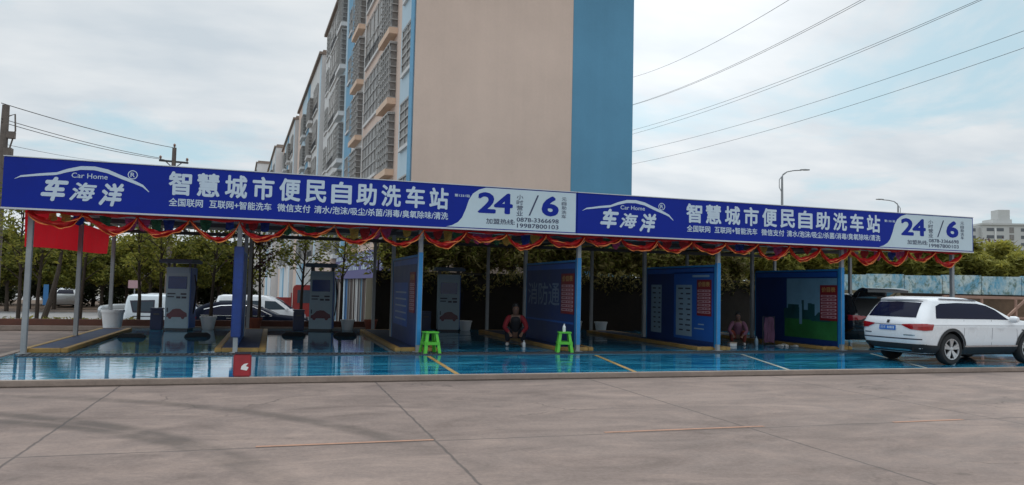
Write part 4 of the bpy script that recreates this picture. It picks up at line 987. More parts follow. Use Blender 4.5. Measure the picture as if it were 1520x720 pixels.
def patch(fn, bot, top, nu=16, nv=5):
    """grid between two polylines mapped on a surface"""
    def smp(pl, t):
        q = t*(len(pl)-1); i = min(int(q), len(pl)-2); f = q-i
        return tuple(a+(b-a)*f for a, b in zip(pl[i], pl[i+1]))
    vs = []
    for i in range(nu+1):
        b, t_ = smp(bot, i/nu), smp(top, i/nu)
        for j in range(nv+1): f = j/nv; vs.append(fn(*(p+(q-p)*f for p, q in zip(b, t_))))
    return vs, [(i*(nv+1)+j, (i+1)*(nv+1)+j, (i+1)*(nv+1)+j+1, i*(nv+1)+j+1) for i in range(nu) for j in range(nv)]
def surf(name, fn, bot, top, mt, parent, nu=16, nv=5):
    mb = MB(); mb.add(*patch(fn, bot, top, nu, nv)); return mb.build(name, mt, parent, 50)
def wheel(parent, x, y, r, sgn, rimr=.62):
    mb = MB(); w_ = .11
    mb.lathe([(r*.66, -w_), (r*.9, -w_*1.0), (r*.985, -w_*.7), (r, -w_*.3), (r, w_*.3), (r*.985, w_*.7), (r*.9, w_), (r*.66, w_)], 36, 0, 'y', (0, 0, 0), False)
    wh = link('wheel', None, parent); wh.location = (x, y, r)
    ty = mb.build('tyre', 'rubber', wh, 40)
    mb = MB(); R1 = r*.67; yo = sgn*w_*.72
    mb.lathe([(R1, sgn*w_*.95), (R1*.93, sgn*w_*.98), (R1*.88, sgn*w_*.6), (R1*.86, -sgn*w_*.2), (.02, -sgn*w_*.25)], 36, 1, 'y', (0, 0, 0), False)
    mb.lathe([(R1*1.0, sgn*w_*.9), (R1*.98, sgn*w_*1.02), (R1*.90, sgn*w_*1.0), (R1*.87, sgn*w_*.7)], 36, 0, 'y', (0, 0, 0), False)
    for k in range(5):
        for d_ in (-.17, .17):
            a0 = 2*math.pi*k/5+.3; a1 = a0+d_
            p0 = Vector((math.cos(a0)*r*.12, yo, math.sin(a0)*r*.12)); p1 = Vector((math.cos(a1)*R1*.9, yo+sgn*.015, math.sin(a1)*R1*.9))
            dirv = (p1-p0).normalized(); sd_ = dirv.cross(Vector((0, 1, 0)))*.026
            ys = Vector((0, .018, 0))
            vs = [p0-sd_-ys, p0+sd_-ys, p1+sd_*1.15-ys, p1-sd_*1.15-ys, p0-sd_+ys, p0+sd_+ys, p1+sd_*1.15+ys, p1-sd_*1.15+ys]
            mb.add(vs, [(0, 3, 2, 1), (4, 5, 6, 7), (0, 1, 5, 4), (1, 2, 6, 5), (2, 3, 7, 6), (3, 0, 4, 7)])
    mb.lathe([(.001, yo+sgn*.03), (r*.13, yo+sgn*.025), (r*.15, yo), (r*.15, yo-sgn*.03)], 16, 0, 'y')
    mb.build('rim', ['alloy', 'clad'], wh, 40)
    return wh
def cut_arches(o, xs, r, W, zc):
    for x in xs:
        mb = MB(); mb.lathe([(r, -W-.4), (r, W+.4)], 40, 0, 'y', (x, 0, zc)); c = mb.build('cutter', 'rubber', o.parent)
        md = o.modifiers.new('b', 'BOOLEAN'); md.object = c; md.operation = 'DIFFERENCE'; md.solver = 'EXACT'; md.material_mode = 'TRANSFER'
        dg = bpy.context.evaluated_depsgraph_get(); dg.update()
        me = bpy.data.meshes.new_from_object(o.evaluated_get(dg)); o.modifiers.clear(); o.data = me
        bpy.data.objects.remove(c)
    o.data.set_sharp_from_angle(angle=R(38))
def vehicle(name, label, cat, loc, rz, spec, group=None, sc=1.0, wheels=True):
    t = thing(name, label, cat, loc, rz, group); t.scale = sc if isinstance(sc, tuple) else (sc, sc, sc)
    B = Body(spec['levels'], spec.get('br', .06), spec.get('bf', .1))
    bo = part('body', B.mesh(spec['paint']), t); W = spec['levels'][3][3]
    r = spec.get('r', .35); ax = spec['axles']; Wb = spec['levels'][2][3]
    if wheels:
        cut_arches(bo, ax, r*1.13, W, r*1.02)
        mb = MB(); mb.box(ax[0]-r*1.3, ax[1]+r*1.3, -W+.24, W-.24, spec['levels'][0][0]-.05, spec['levels'][0][0]+.45); mb.build('underbody', 'rubber', t)
        for x in ax:
            for s_ in (-1, 1): wheel(t, x, s_*(Wb-.115), r, s_)
    if spec.get('clad'):
        for x in ax:
            for s_ in (-1, 1):
                vs = []; n = 22
                for i in range(n+1):
                    a = -.05+(math.pi+.1)*i/n
                    for rr in (r*1.12, r*1.30):
                        z = r*1.02+rr*math.sin(a)
                        px_ = x+rr*math.cos(a); q = B.side(px_, max(z, spec['levels'][0][0]), s_, .012 if rr > r*1.2 else .022); vs.append((q[0], q[1], z))
                mb = MB(); mb.add(vs, [(2*i, 2*i+1, 2*i+3, 2*i+2) for i in range(n)]); mb.build('arch_trim', 'clad', t, 50)
    for s_ in (-1, 1):
        for nm, bot, top, mt in spec.get('side', ()):
            surf(nm, lambda x, z, s_=s_: B.side(x, z, s_, .006 if mt != 'chrome' else .012), bot, top, mt, t, 24, 5)
        for nm, bot, top, mt, o_ in spec.get('side2', ()):
            surf(nm, lambda x, z, s_=s_, o_=o_: B.side(x, z, s_, o_), bot, top, mt, t, 20, 3)
        if 'rear_lamp' in spec:
            for nm, bot, top, mt, o_ in spec['rear_lamp']:
                surf(nm, lambda y, z, s_=s_, o_=o_: B.end(s_*y, z, True, o_), bot, top, mt, t, 18, 4)
        if 'front_lamp' in spec:
            bot, top = spec['front_lamp']; surf('headlight', lambda y, z, s_=s_: B.end(s_*y, z, False, .008), bot, top, 'lampclear', t, 12, 3)
        mx, mz = spec['mirror']; q = B.side(mx, mz, s_, 0)
        mb = MB(); mb.lathe([(.001, -.11), (.07, -.10), (.095, -.02), (.09, .06), (.001, .08)], 14, 0, 'y'); 
        mb.v = [(v[0]*.75+q[0]+(.04 if v[1]*s_ > 0 else 0), v[1]+q[1]+s_*.10, v[2]*.9+q[2]+.02) for v in mb.v]; mb.build('mirror', spec['paint'], t, 50)
    for nm, bot, top, mt, o_ in spec.get('rear', ()):
        surf(nm, lambda y, z, o_=o_: B.end(y, z, True, o_), bot, top, mt, t, 24, 5)
    for nm, bot, top, mt, o_ in spec.get('front', ()):
        surf(nm, lambda y, z, o_=o_: B.end(y, z, False, o_), bot, top, mt, t, 24, 5)
    return t, B
SUV = dict(paint='carwhite', r=.385, axles=(-1.30, 1.49), clad=True, mirror=(.80, 1.10), br=.07, bf=.16, levels=[
    (.27, -2.10, 2.15, .80, .22, .30), (.40, -2.24, 2.30, .90, .26, .36), (.58, -2.32, 2.36, .925, .27, .40), (.76, -2.33, 2.36, .935, .27, .42), (.90, -2.32, 2.32, .938, .26, .42), (.97, -2.31, 2.26, .945, .25, .42),
    (1.00, -2.30, 2.20, .930, .25, .42), (1.07, -2.27, 1.75, .91, .25, .40), (1.115, -2.24, 1.15, .90, .25, .25), (1.20, -2.19, .98, .865, .25, .25), (1.38, -2.06, .58, .80, .24, .25), (1.52, -1.94, .20, .735, .24, .26), (1.585, -1.96, -.02, .69, .22, .26), (1.625, -1.86, -.25, .62, .25, .3), (1.655, -1.55, -.55, .48, .25, .3)],
    side=[('side_window', [(-1.80, 1.125), (.2, 1.115), (.78, 1.105)], [(-1.68, 1.42), (-1.50, 1.485), (-.9, 1.51), (-.2, 1.50), (.12, 1.45), (.40, 1.34), (.72, 1.13)], 'carglass')],
    side2=[('sill_cladding', [(-.90, .272), (1.08, .272)], [(-.90, .43), (1.08, .43)], 'clad', .010), ('sill_strip', [(-.85, .435), (1.05, .435)], [(-.85, .47), (1.05, .47)], 'chrome', .02),
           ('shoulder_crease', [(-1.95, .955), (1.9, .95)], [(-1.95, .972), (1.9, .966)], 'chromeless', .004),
           ('bumper_cladding', [(-2.30, .30), (-1.72, .275)], [(-2.30, .50), (-1.70, .47)], 'clad', .012),
           ('door_handle', [(-.72, .90), (-.48, .90)], [(-.72, .93), (-.48, .93)], 'carwhite', .03), ('door_handle', [(.30, .89), (.54, .89)], [(.30, .92), (.54, .92)], 'carwhite', .03),
           ('door_gap', [(-.92, .48), (-.91, .48)], [(-.86, 1.1), (-.85, 1.1)], 'ink', .003), ('door_gap', [(.10, .48), (.11, .48)], [(.12, 1.1), (.13, 1.1)], 'ink', .003), ('door_gap', [(1.06, .48), (1.07, .48)], [(1.0, 1.05), (1.01, 1.05)], 'ink', .003),
           ('roof_rail', [(-1.45, 1.592), (.0, 1.575)], [(-1.45, 1.615), (.0, 1.60)], 'ink', .035), ('side_badge', [(1.20, .84), (1.36, .84)], [(1.20, .865), (1.36, .865)], 'ink', .008)],
    rear=[('rear_window', [(-.70, 1.14), (.70, 1.14)], [(-.62, 1.50), (0, 1.52), (.62, 1.50)], 'carglass', .008), ('bumper_cladding', [(-.86, .28), (.86, .28)], [(-.89, .50), (.89, .50)], 'clad', .010),
          ('bumper_line', [(-.86, .605), (.86, .605)], [(-.86, .632), (.86, .632)], 'ink', .008), ('diffuser', [(-.60, .315), (.60, .315)], [(-.52, .36), (.52, .36)], 'chrome', .022),
          ('emblem', [(-.04, .985), (.04, .985)], [(-.04, 1.06), (.04, 1.06)], 'clad', .012), ('tailgate_crease', [(-.5, .945), (.5, .945)], [(-.5, .955), (.5, .955)], 'ink', .008), ('spoiler', [(-.64, 1.528), (.64, 1.528)], [(-.63, 1.545), (.63, 1.545)], 'ink', .03),
          ('letter_badge', [(-.74, .70), (-.45, .70)], [(-.74, .725), (-.45, .725)], 'chrome', .008), ('letter_badge', [(.50, .72), (.72, .72)], [(.50, .745), (.72, .745)], 'chrome', .008)],
    rear_lamp=[('tail_light', [(.40, .945), (.62, .86), (.90, .83), (.925, .83)], [(.40, .965), (.62, .985), (.90, 1.0), (.925, 1.0)], 'lampred', .014), ('tail_light_stripe', [(.48, .925), (.70, .905), (.86, .90)], [(.48, .94), (.70, .925), (.86, .92)], 'lampred', .020)],
    front_lamp=([(.45, .78), (.88, .82)], [(.45, .90), (.88, .95)]))
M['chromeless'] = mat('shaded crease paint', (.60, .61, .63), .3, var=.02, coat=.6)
suv, SB = vehicle('parked_car', 'white suv parked across the right end of the pad', 'car', (15.75, 14.25, .09), .08, SUV, None, .925)
for s_ in (-1, 1):   # outer half of each tail light, wrapping on to the wing
    surf('tail_light', lambda x, z, s_=s_: SB.side(x, z, s_, .012), [(-2.24, .83), (-1.98, .845)], [(-2.24, 1.0), (-1.93, .985)], 'lampred', suv, 12, 4)
pl = surf('number_plate', lambda y, z: SB.end(y, z, True, .018), [(-.24, .815), (.24, .815)], [(-.24, .93), (.24, .93)], 'plateblue', suv, 6, 2)
mb = MB(); put_text(mb, '云E', 0, 1, 0, 1, 0, .02); mb.v = [SB.end(.21-.16*v[0], .842+.066*v[2], True, .021-v[1]) for v in mb.v]; mb.build('plate_lettering', 'signwhite', pl)
mb = MB()
for k in range(5): mb.add([SB.end(.0-.042*k+dx, z, True, .021) for dx, z in ((0, .845), (-.028, .845), (-.028, .905), (0, .905))], [(0, 1, 2, 3)])
mb.build('plate_marks', 'signwhite', pl)
BLK = dict(SUV); BLK['paint'] = 'carblack'; BLK['side2'] = [q for q in SUV['side2'] if q[3] in ('clad', 'ink')] + [('window_trim', [(-1.82, 1.09), (.78, 1.07)], [(-1.82, 1.11), (.78, 1.09)], 'chrome', .012)]
BLK['rear'] = [('boot_opening', [(-.72, .78), (.72, .78)], [(-.62, 1.50), (.62, 1.50)], 'rubber', .008), ('bumper_cladding', [(-.86, .28), (.86, .28)], [(-.89, .50), (.89, .50)], 'clad', .01)]
blk, BB = vehicle('parked_car', 'black car with raised tailgate inside the rightmost wash bay', 'car', (17.05, 20.1, .09), R(86), BLK, None, .95)
mb = MB(); n = 8; vs = []
for i in range(n+1):
    t_ = i/n
    for s_ in (-1, 1): vs.append((-1.93-.95*t_+.1*t_*t_, s_*(.62+.1*t_), 1.60+.28*math.sin(t_*2.2)-.05*t_))
vs2 = [(x, y, z-.07) for x, y, z in vs]; k = len(vs)
mb.add(vs+vs2, [(2*i, 2*i+2, 2*i+3, 2*i+1) for i in range(n)] + [(k+2*i, k+2*i+1, k+2*i+3, k+2*i+2) for i in range(n)] + [(2*i, k+2*i, k+2*i+2, 2*i+2) for i in range(n)] + [(2*i+1, 2*i+3, k+2*i+3, k+2*i+1) for i in range(n)] + [(0, 1, k+1, k), (2*n, k+2*n, k+2*n+1, 2*n+1)])
tg = mb.build('tailgate', 'carblack', blk, 50)
mb = MB()
for s_ in (-1, 1): mb.tube([(-1.95, s_*.60, 1.30), (-2.35, s_*.66, 1.70)], .014, 6)
mb.build('gas_strut', 'darksteel', tg)
# cars on the lower road
HATCH = dict(paint='carnavy', r=.35, axles=(-1.32, 1.38), clad=False, mirror=(.75, 1.04), br=.06, bf=.16, levels=[
    (.25, -2.10, 2.15, .80, .2, .3), (.42, -2.24, 2.28, .89, .25, .38), (.60, -2.30, 2.33, .91, .26, .42), (.80, -2.28, 2.30, .92, .26, .42), (.92, -2.25, 2.2, .915, .25, .4), (1.0, -2.20, 1.75, .90, .25, .4), (1.06, -2.15, 1.15, .885, .25, .3), (1.2, -2.02, .85, .83, .25, .3), (1.38, -1.78, .40, .76, .24, .3), (1.50, -1.55, -.05, .68, .24, .3), (1.56, -1.2, -.35, .55, .25, .3)],
    side=[('side_window', [(-1.62, 1.075), (.85, 1.06)], [(-1.50, 1.28), (-1.0, 1.40), (-.2, 1.44), (.25, 1.36), (.80, 1.08)], 'carglass')],
    side2=[('window_trim', [(-1.70, 1.045), (.95, 1.03)], [(-1.70, 1.065), (.95, 1.05)], 'chrome', .012), ('roof_trim', [(-1.6, 1.27), (-1.0, 1.425), (-.2, 1.46), (.25, 1.385), (.92, 1.07)], [(-1.62, 1.295), (-1.0, 1.45), (-.2, 1.485), (.28, 1.405), (.97, 1.08)], 'chrome', .012), ('door_handle', [(-.75, .93), (-.5, .93)], [(-.75, .96), (-.5, .96)], 'chrome', .02), ('tail_light', [(-2.15, .85), (-1.9, .87)], [(-2.15, 1.0), (-1.86, .98)], 'lampred', .01)],
    rear=[('rear_window', [(-.6, 1.1), (.6, 1.1)], [(-.5, 1.42), (.5, 1.42)], 'carglass', .01)], front=[('windscreen', [(-.72, 1.08), (.72, 1.08)], [(-.6, 1.48), (.6, 1.48)], 'carglass', .01)], front_lamp=([(.45, .72), (.86, .78)], [(.45, .84), (.86, .9)]))
vehicle('parked_car', 'dark blue suv on the lower road behind the narrow blue board', 'car', (-.93, 33.6, ZR), R(-3), HATCH, None, 1.03)
VAN = dict(paint='carwhite', r=.32, axles=(-1.25, 1.35), clad=False, mirror=(1.25, 1.12), br=.03, bf=.12, levels=[
    (.25, -2.05, 2.0, .78, .15, .25), (.42, -2.12, 2.15, .82, .16, .3), (.62, -2.14, 2.18, .835, .16, .32), (.80, -2.14, 2.15, .84, .16, .32), (.95, -2.13, 2.05, .84, .16, .32), (1.05, -2.12, 1.75, .835, .16, .3), (1.12, -2.11, 1.55, .83, .16, .3), (1.30, -2.09, 1.30, .81, .16, .28), (1.55, -2.05, .95, .77, .16, .28), (1.74, -2.0, .55, .70, .2, .3), (1.81, -1.8, .2, .55, .25, .3)],
    side=[('side_window', [(-1.95, 1.12), (-1.15, 1.10)], [(-1.92, 1.52), (-1.15, 1.54)], 'paleglass'), ('side_window', [(-.95, 1.10), (.05, 1.10)], [(-.95, 1.54), (.05, 1.54)], 'paleglass'), ('side_window', [(.22, 1.10), (1.30, 1.12)], [(.22, 1.54), (.72, 1.52), (1.22, 1.14)], 'paleglass')],
    side2=[('sliding_rail', [(-1.95, .95), (-.2, .95)], [(-1.95, .98), (-.2, .98)], 'ink', .006), ('door_gap', [(.12, .4), (.14, .4)], [(.12, 1.6), (.14, 1.6)], 'ink', .004), ('tail_light', [(-2.10, .8), (-1.98, .8)], [(-2.10, 1.15), (-1.98, 1.15)], 'lampred', .01)],
    rear=[('rear_window', [(-.6, 1.15), (.6, 1.15)], [(-.55, 1.6), (.55, 1.6)], 'carglass', .01)], front=[('windscreen', [(-.7, 1.16), (.7, 1.16)], [(-.58, 1.66), (.58, 1.66)], 'carglass', .01)], front_lamp=([(.45, .72), (.8, .76)], [(.45, .9), (.8, .95)]))
vehicle('parked_van', 'white minivan parked beyond the dark blue suv', 'van', (-.55, 40.5, ZR), R(-2), VAN, None, 1.0)
V2 = dict(VAN); V2['paint'] = 'vanwhite'
V2['side'] = [('window_seal', [(-1.70, 1.02), (-.70, 1.0)], [(-1.86, 1.54), (-.70, 1.58)], 'ink'), ('side_window', [(.22, 1.10), (1.30, 1.12)], [(.22, 1.54), (.72, 1.52), (1.22, 1.14)], 'paleglass')]
V2['side2'] = [('side_window', [(-1.63, 1.09), (-.77, 1.07)], [(-1.76, 1.48), (-.77, 1.51)], 'paleglass', .010), ('sliding_rail', [(-1.7, .84), (-.1, .84)], [(-1.7, .88), (-.1, .88)], 'ink', .006), ('door_gap', [(-.50, .4), (-.48, .4)], [(-.50, 1.6), (-.48, 1.6)], 'ink', .004), ('door_gap', [(.12, .4), (.14, .4)], [(.12, 1.6), (.14, 1.6)], 'ink', .004)]
vehicle('parked_van', 'pale blue white minivan with round cornered window behind the white tub', 'van', (-4.32, 37.2, ZR), R(0), V2, None, (.86, 1, 1))
PICK = dict(paint='carsilver', r=.40, axles=(-1.55, 1.60), clad=True, mirror=(.75, 1.20), br=.03, bf=.1, levels=[
    (.38, -2.55, 2.30, .85, .12, .3), (.52, -2.6, 2.42, .91, .12, .34), (.75, -2.62, 2.46, .93, .12, .36), (.95, -2.62, 2.44, .935, .12, .36), (1.08, -2.60, 2.35, .92, .12, .36), (1.15, -2.58, 1.9, .9, .12, .36), (1.18, -1.0, 1.25, .885, .12, .25), (1.32, -1.0, 1.0, .85, .12, .25), (1.55, -.93, .60, .78, .12, .25), (1.70, -.85, .30, .70, .15, .25), (1.76, -.7, .1, .58, .2, .25)],
    side=[('side_window', [(-.82, 1.20), (1.0, 1.19)], [(-.78, 1.58), (.3, 1.62), (.50, 1.54), (.92, 1.22)], 'carglass')],
    side2=[('door_gap', [(.1, .5), (.12, .5)], [(.1, 1.6), (.12, 1.6)], 'ink', .004)],
    rear=[], front=[('windscreen', [(-.72, 1.2), (.72, 1.2)], [(-.6, 1.62), (.6, 1.62)], 'carglass', .01)], front_lamp=([(.45, .82), (.86, .86)], [(.45, 1.0), (.86, 1.05)]))
vehicle('parked_car', 'silver pickup facing left beyond the pale minivan and white tub', 'car', (-6.05, 44, ZR), R(180), PICK)
vehicle('parked_car', 'white car half hidden between the tree trunks across the road at far left', 'car', tuple(at(101, 446, 70).xy)+(ZR+.11,), R(97), dict(HATCH, paint='carwhite'))
# red truck
P = Vector((.1, 45, ZR))
tr = thing('red_truck', 'red small truck with square cab behind the white minivan', 'truck', P, R(-2))
mb = MB(); mb.prism_y([(1.0, .55), (2.75, .55), (2.75, 1.3), (2.55, 2.25), (2.3, 2.36), (1.1, 2.36), (1.0, 2.2)], -.9, .9); mb.build('cab', 'truckred', tr, bevel=.04)
for s_ in (-1, 1):
    mb = MB(); mb.prism_y([(1.25, 1.35), (2.52, 1.35), (2.40, 2.08), (1.25, 2.08)], s_*.903, s_*.912); mb.build('side_window', 'paleglass', tr)
mb = MB(); mb.prism_x([(-.75, 0), (.75, 0), (.75, 1), (-.75, 1)], 0, .01); mb.v = [(2.765-(v[2])*.19+v[0], v[1], 1.36+.8*v[2]) for v in mb.v]; mb.build('windscreen', 'paleglass', tr)
mb = MB(); mb.box(-2.9, .95, -.95, .95, .75, .85); mb.box(-2.9, .95, -.95, -.9, .853, 1.62); mb.box(-2.9, .95, .9, .95, .853, 1.62); mb.box(-2.9, -2.85, -.897, .897, .853, 1.6); mb.box(.9, .95, -.897, .897, .853, 1.9)
for i in range(6): mb.box(-2.8+i*.7, -2.74+i*.7, -.985, -.952, .7, 1.64)
mb.build('cargo_bed', 'truckred', tr)
for x in (-1.9, 1.9):
    for s_ in (-1, 1): wheel(tr, x, s_*.78, .38, s_)

# ------------------------------------------------------------------ people
def skinned(name, pts, edges, mt, parent, lvl=2, root=0):
    me = bpy.data.meshes.new(name); me.from_pydata([p[:3] for p in pts], edges, [])
    o = bpy.data.objects.new(name, me); COL.objects.link(o)
    o.modifiers.new('s', 'SKIN'); md = o.modifiers.new('d', 'SUBSURF'); md.levels = lvl; md.render_levels = lvl
    for i, p in enumerate(pts):
        r = p[3]; me.skin_vertices[0].data[i].radius = (r, r) if not isinstance(r, tuple) else r
        me.skin_vertices[0].data[i].use_root = (i == root)
    dg = bpy.context.evaluated_depsgraph_get(); dg.update()
    m2 = bpy.data.meshes.new_from_object(o.evaluated_get(dg)); bpy.data.objects.remove(o)
    m2.name = name; m2.materials.clear(); m2.materials.append(M[mt]); m2.shade_smooth()
    return part(name, m2, parent)
def sleeve(pts): return pts, [(i, i+1) for i in range(len(pts)-1)]
def person(label, loc, rz, top, sleeves, trous, sc=1.0):
    """squatting on the heels, bent forward, both hands low in front; faces -y"""
    t = thing('person', label, 'person', loc, rz); t.scale = (sc,)*3
    P = [(0, .16, .27, .13), (0, .10, .42, .135), (0, .0, .58, .14), (0, -.07, .70, .15), (0, -.12, .80, .065), (0, -.17, .875, .085), (0, -.205, .95, .098), (0, -.20, 1.03, .07)]
    E = [(i, i+1) for i in range(7)]
    def chain(st, pts):
        k = len(P); P.extend(pts); E.append((st, k)); E.extend((k+i, k+i+1) for i in range(len(pts)-1)); return len(P)-1
    for s in (-1, 1):
        chain(0, [(s*.13, .12, .26, .10), (s*.19, -.10, .40, .085), (s*.21, -.24, .47, .068), (s*.20, -.14, .27, .060), (s*.19, -.04, .09, .045), (s*.20, -.14, .045, .042), (s*.21, -.24, .035, .034)])
        w_ = chain(3, [(s*.17, -.08, .73, .065), (s*.25, -.17, .58, .050), (s*.28, -.25, .47, .043), (s*.21, -.37, .40, .036), (s*.15, -.46, .34, .029), (s*.135, -.50, .315, .036)])
        for k, (dx, ln) in enumerate(((-.027, .062), (-.009, .075), (.010, .070), (.027, .055))):
            b = Vector((s*(.132-dx*.9), -.525, .30)); chain(w_, [(b.x, b.y, b.z, .012), (b.x-s*.004, b.y-ln*.55, b.z-.012, .0095), (b.x-s*.008, b.y-ln*.85, b.z-.040, .008)])
        chain(w_, [(s*.105, -.50, .315, .012), (s*.088, -.528, .30, .010), (s*.088, -.55, .285, .0085)])
    skinned('body', P, E, 'skin', t)
    skinned('vest', [(0, .16, .31, .155), (0, .09, .45, .16), (0, .0, .60, .165), (0, -.07, .73, .178), (0, -.12, .80, .092)], [(i, i+1) for i in range(4)], top, t)
    for s in (-1, 1):
        skinned('sleeve', *sleeve([(s*.10, -.06, .745, .085), (s*.18, -.09, .72, .082), (s*.255, -.17, .575, .066), (s*.282, -.25, .468, .058), (s*.215, -.36, .405, .050), (s*.165, -.435, .36, .044)]), sleeves, t)
        skinned('trouser_leg', *sleeve([(s*.06, .17, .265, .135), (s*.14, .10, .29, .118), (s*.195, -.10, .41, .098), (s*.212, -.25, .475, .080), (s*.202, -.15, .28, .074), (s*.192, -.05, .12, .062)]), trous, t)
        skinned('shoe', *sleeve([(s*.19, .0, .05, .05), (s*.20, -.10, .05, .052), (s*.21, -.22, .045, .044), (s*.212, -.26, .04, .03)]), 'shoe', t)
        mb = MB(); mb.lathe([(.001, -.006), (.012, -.004), (.014, 0), (.001, .004)], 12, 0, 'y', (s*.036, -.30, .958)); mb.build('eye', 'ink', t)
    skinned('hair', [(0, -.16, .94, .085), (0, -.165, 1.0, .104), (0, -.20, 1.055, .085), (0, -.255, 1.045, .045)], [(0, 1), (1, 2), (2, 3)], 'hair', t)
    mb = MB(); mb.box(-.025, .025, -.304, -.296, .893, .900); mb.build('mouth', 'towelpink', t)
    skinned('nose', [(0, -.285, .955, .012), (0, -.31, .925, .017)], [(0, 1)], 'skin', t, 1)
    return t
pp = gp(757, 510, .09)
person('person in black vest with red sleeves crouching in the dark bay by the navy board', (6.12, 19.0, .09), R(-16), 'vestblack', 'jacketred', 'trousersdark', 1.02)
person('person in pink jacket and rust trousers crouching beside the mural board', (12.98, 19.1, .09), R(-35), 'jacketpink', 'jacketpink', 'trousersred', .88)
# small belongings on the floor near the mural board
t = thing('towel', 'mauve towel hanging over the front edge of a low stand by the mural board', 'towel', (14.05, 19.1, .09))
mb = MB(); vs = []
for i in range(9):
    for j in range(13): vs.append((-.16+.04*i+.01*math.sin(j), .035*math.sin(i*1.9+j*.25), .82-.062*j-.01*math.sin(i)))
mb.add(vs, [(i*13+j, (i+1)*13+j, (i+1)*13+j+1, i*13+j+1) for i in range(8) for j in range(12)]); mb.build('cloth', 'towelpink', t, 60)
mb = MB(); mb.tube([(-.2, .03, 0), (-.2, .03, .84), (.2, .03, .84), (.2, .03, 0)], .014, 6); mb.box(-.22, .22, -.14, .2, -.0, .012); mb.build('stand', 'darksteel', t)
def small_box(label, x, y, mt, w_=.2, d_=.14, h_=.11):
    mb = MB(); mb.box(-w_/2, w_/2, -d_/2, d_/2, 0, h_, 0); mb.box(-w_/2-.006, w_/2+.006, -d_/2-.006, d_/2+.006, h_*.72, h_, 1)
    o = mb.build('box', [mt, 'pricegold'], None, bevel=.006); o.location = (x, y, .092); tag(o, label, 'box')
small_box('small white box with yellow lid left of the mauve towel', 12.55, 18.75, 'white', .22)
def slipper(x, y, rz, label):
    mb = MB(); mb.prism_x([(-.13, 0), (.13, 0), (.13, .025), (.02, .03), (-.03, .06), (-.11, .05), (-.13, .025)], -.048, .048); o = mb.build('slipper', 'shoe', None, bevel=.012)
    o.location = (x, y, .092); o.rotation_euler = (0, 0, rz); tag(o, label, 'slipper', 'pale slippers on the floor by the mural board')
for x, y, rz in ((14.05, 18.62, .2), (14.2, 18.55, -.3), (14.35, 18.9, .5), (14.42, 18.45, .1), (14.55, 18.5, .9)): slipper(x, y, rz, 'pale slipper lying on the blue floor in front of the mural board')
bottle('blue grey bottle on the floor right of the person in pink', 13.5, 18.95, .091, .05, .26, 'panelpale')
# ------------------------------------------------------------------ trees and shrubs
big = [tree_meshes(7.0, 2.7, 2.0, 6500, .34, ['leafmid', 'leafyellow'], 'bark', 20+i, .15, .3, 26) for i in range(3)]
bigy = [tree_meshes(6.6, 2.5, 2.0, 6500, .34, ['leafyellow', 'leafmid'], 'bark', 30+i, .15, .3, 26) for i in range(2)]
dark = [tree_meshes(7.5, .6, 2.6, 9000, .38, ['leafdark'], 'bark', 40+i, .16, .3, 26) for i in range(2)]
slim = [tree_meshes(4.9, 1.9, .9, 1000, .17, ['leafmid', 'leafyellow'], 'bark', 50+i, .055, .35, 18) for i in range(3)]
purp = tree_meshes(4.6, 2.0, .85, 1300, .16, ['leafpurple', 'leafdark'], 'bark', 61, .06, .2, 18)
G = 'roadside trees across the lower road'
row = [(-22, 335, 63, bigy), (12, 330, 62, big), (45, 332, 64, bigy), (82, 335, 62.5, big), (118, 330, 66, bigy), (152, 330, 64, big), (188, 330, 66, big), (222, 330, 63, big), (258, 330, 66, bigy), (292, 330, 64, big), (326, 330, 67, big), (352, 330, 70, bigy)]
lab = ['yellow green roadside tree at the extreme left edge of the picture', 'broad green roadside tree left of the first canopy post', 'yellow green roadside tree just behind the first canopy post', 'green roadside tree beneath the left half of the red cloth', 'yellow green roadside tree beneath the right half of the red cloth', 'green roadside tree behind the rear left canopy post', 'green roadside tree rising above the silver pickup', 'green roadside tree left of the leftmost kiosk', 'yellow green roadside tree directly behind the leftmost kiosk', 'green roadside tree right of the leftmost kiosk', 'green roadside tree left of the narrow blue board', 'yellow green roadside tree directly behind the narrow blue board']
for i, ((x, y, Y, ms), lb_) in enumerate(zip(row, lab)):
    q = at(x, 420, Y); put_tree(ms[i % len(ms)], q.x, Y, ZR-.02, lb_, 'tree', G, None, .74+.10*((i*7) % 5)/5)
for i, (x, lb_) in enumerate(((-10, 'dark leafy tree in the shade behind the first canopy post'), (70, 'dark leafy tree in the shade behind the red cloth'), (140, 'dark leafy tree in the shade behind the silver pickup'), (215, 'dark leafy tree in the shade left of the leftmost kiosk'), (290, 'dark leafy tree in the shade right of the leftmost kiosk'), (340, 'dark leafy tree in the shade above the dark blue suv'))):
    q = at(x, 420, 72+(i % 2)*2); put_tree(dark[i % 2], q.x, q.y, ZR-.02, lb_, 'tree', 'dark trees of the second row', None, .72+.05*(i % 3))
# hedge along the far side of the road
cs, rs = [], []
g = random.Random(8); x = -46
while x < -1.5: cs.append((x, 76.5+g.uniform(-.6, .6), .5+g.uniform(-.3, .5))); rs.append(g.uniform(.8, 1.4)); x += .55
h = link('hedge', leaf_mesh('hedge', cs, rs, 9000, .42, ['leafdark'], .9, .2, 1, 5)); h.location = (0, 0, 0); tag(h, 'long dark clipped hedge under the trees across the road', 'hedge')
mb = MB(); mb.box(-70, 2.0, 62.0, 62.25, ZR-.05, ZR+.16); struct(mb.build('kerb', 'kerb'))
sheet('verge', [(-70, 62.25), (2.0, 62.25), (-3, 90), (-70, 90)], ZR+.10, 'soil')
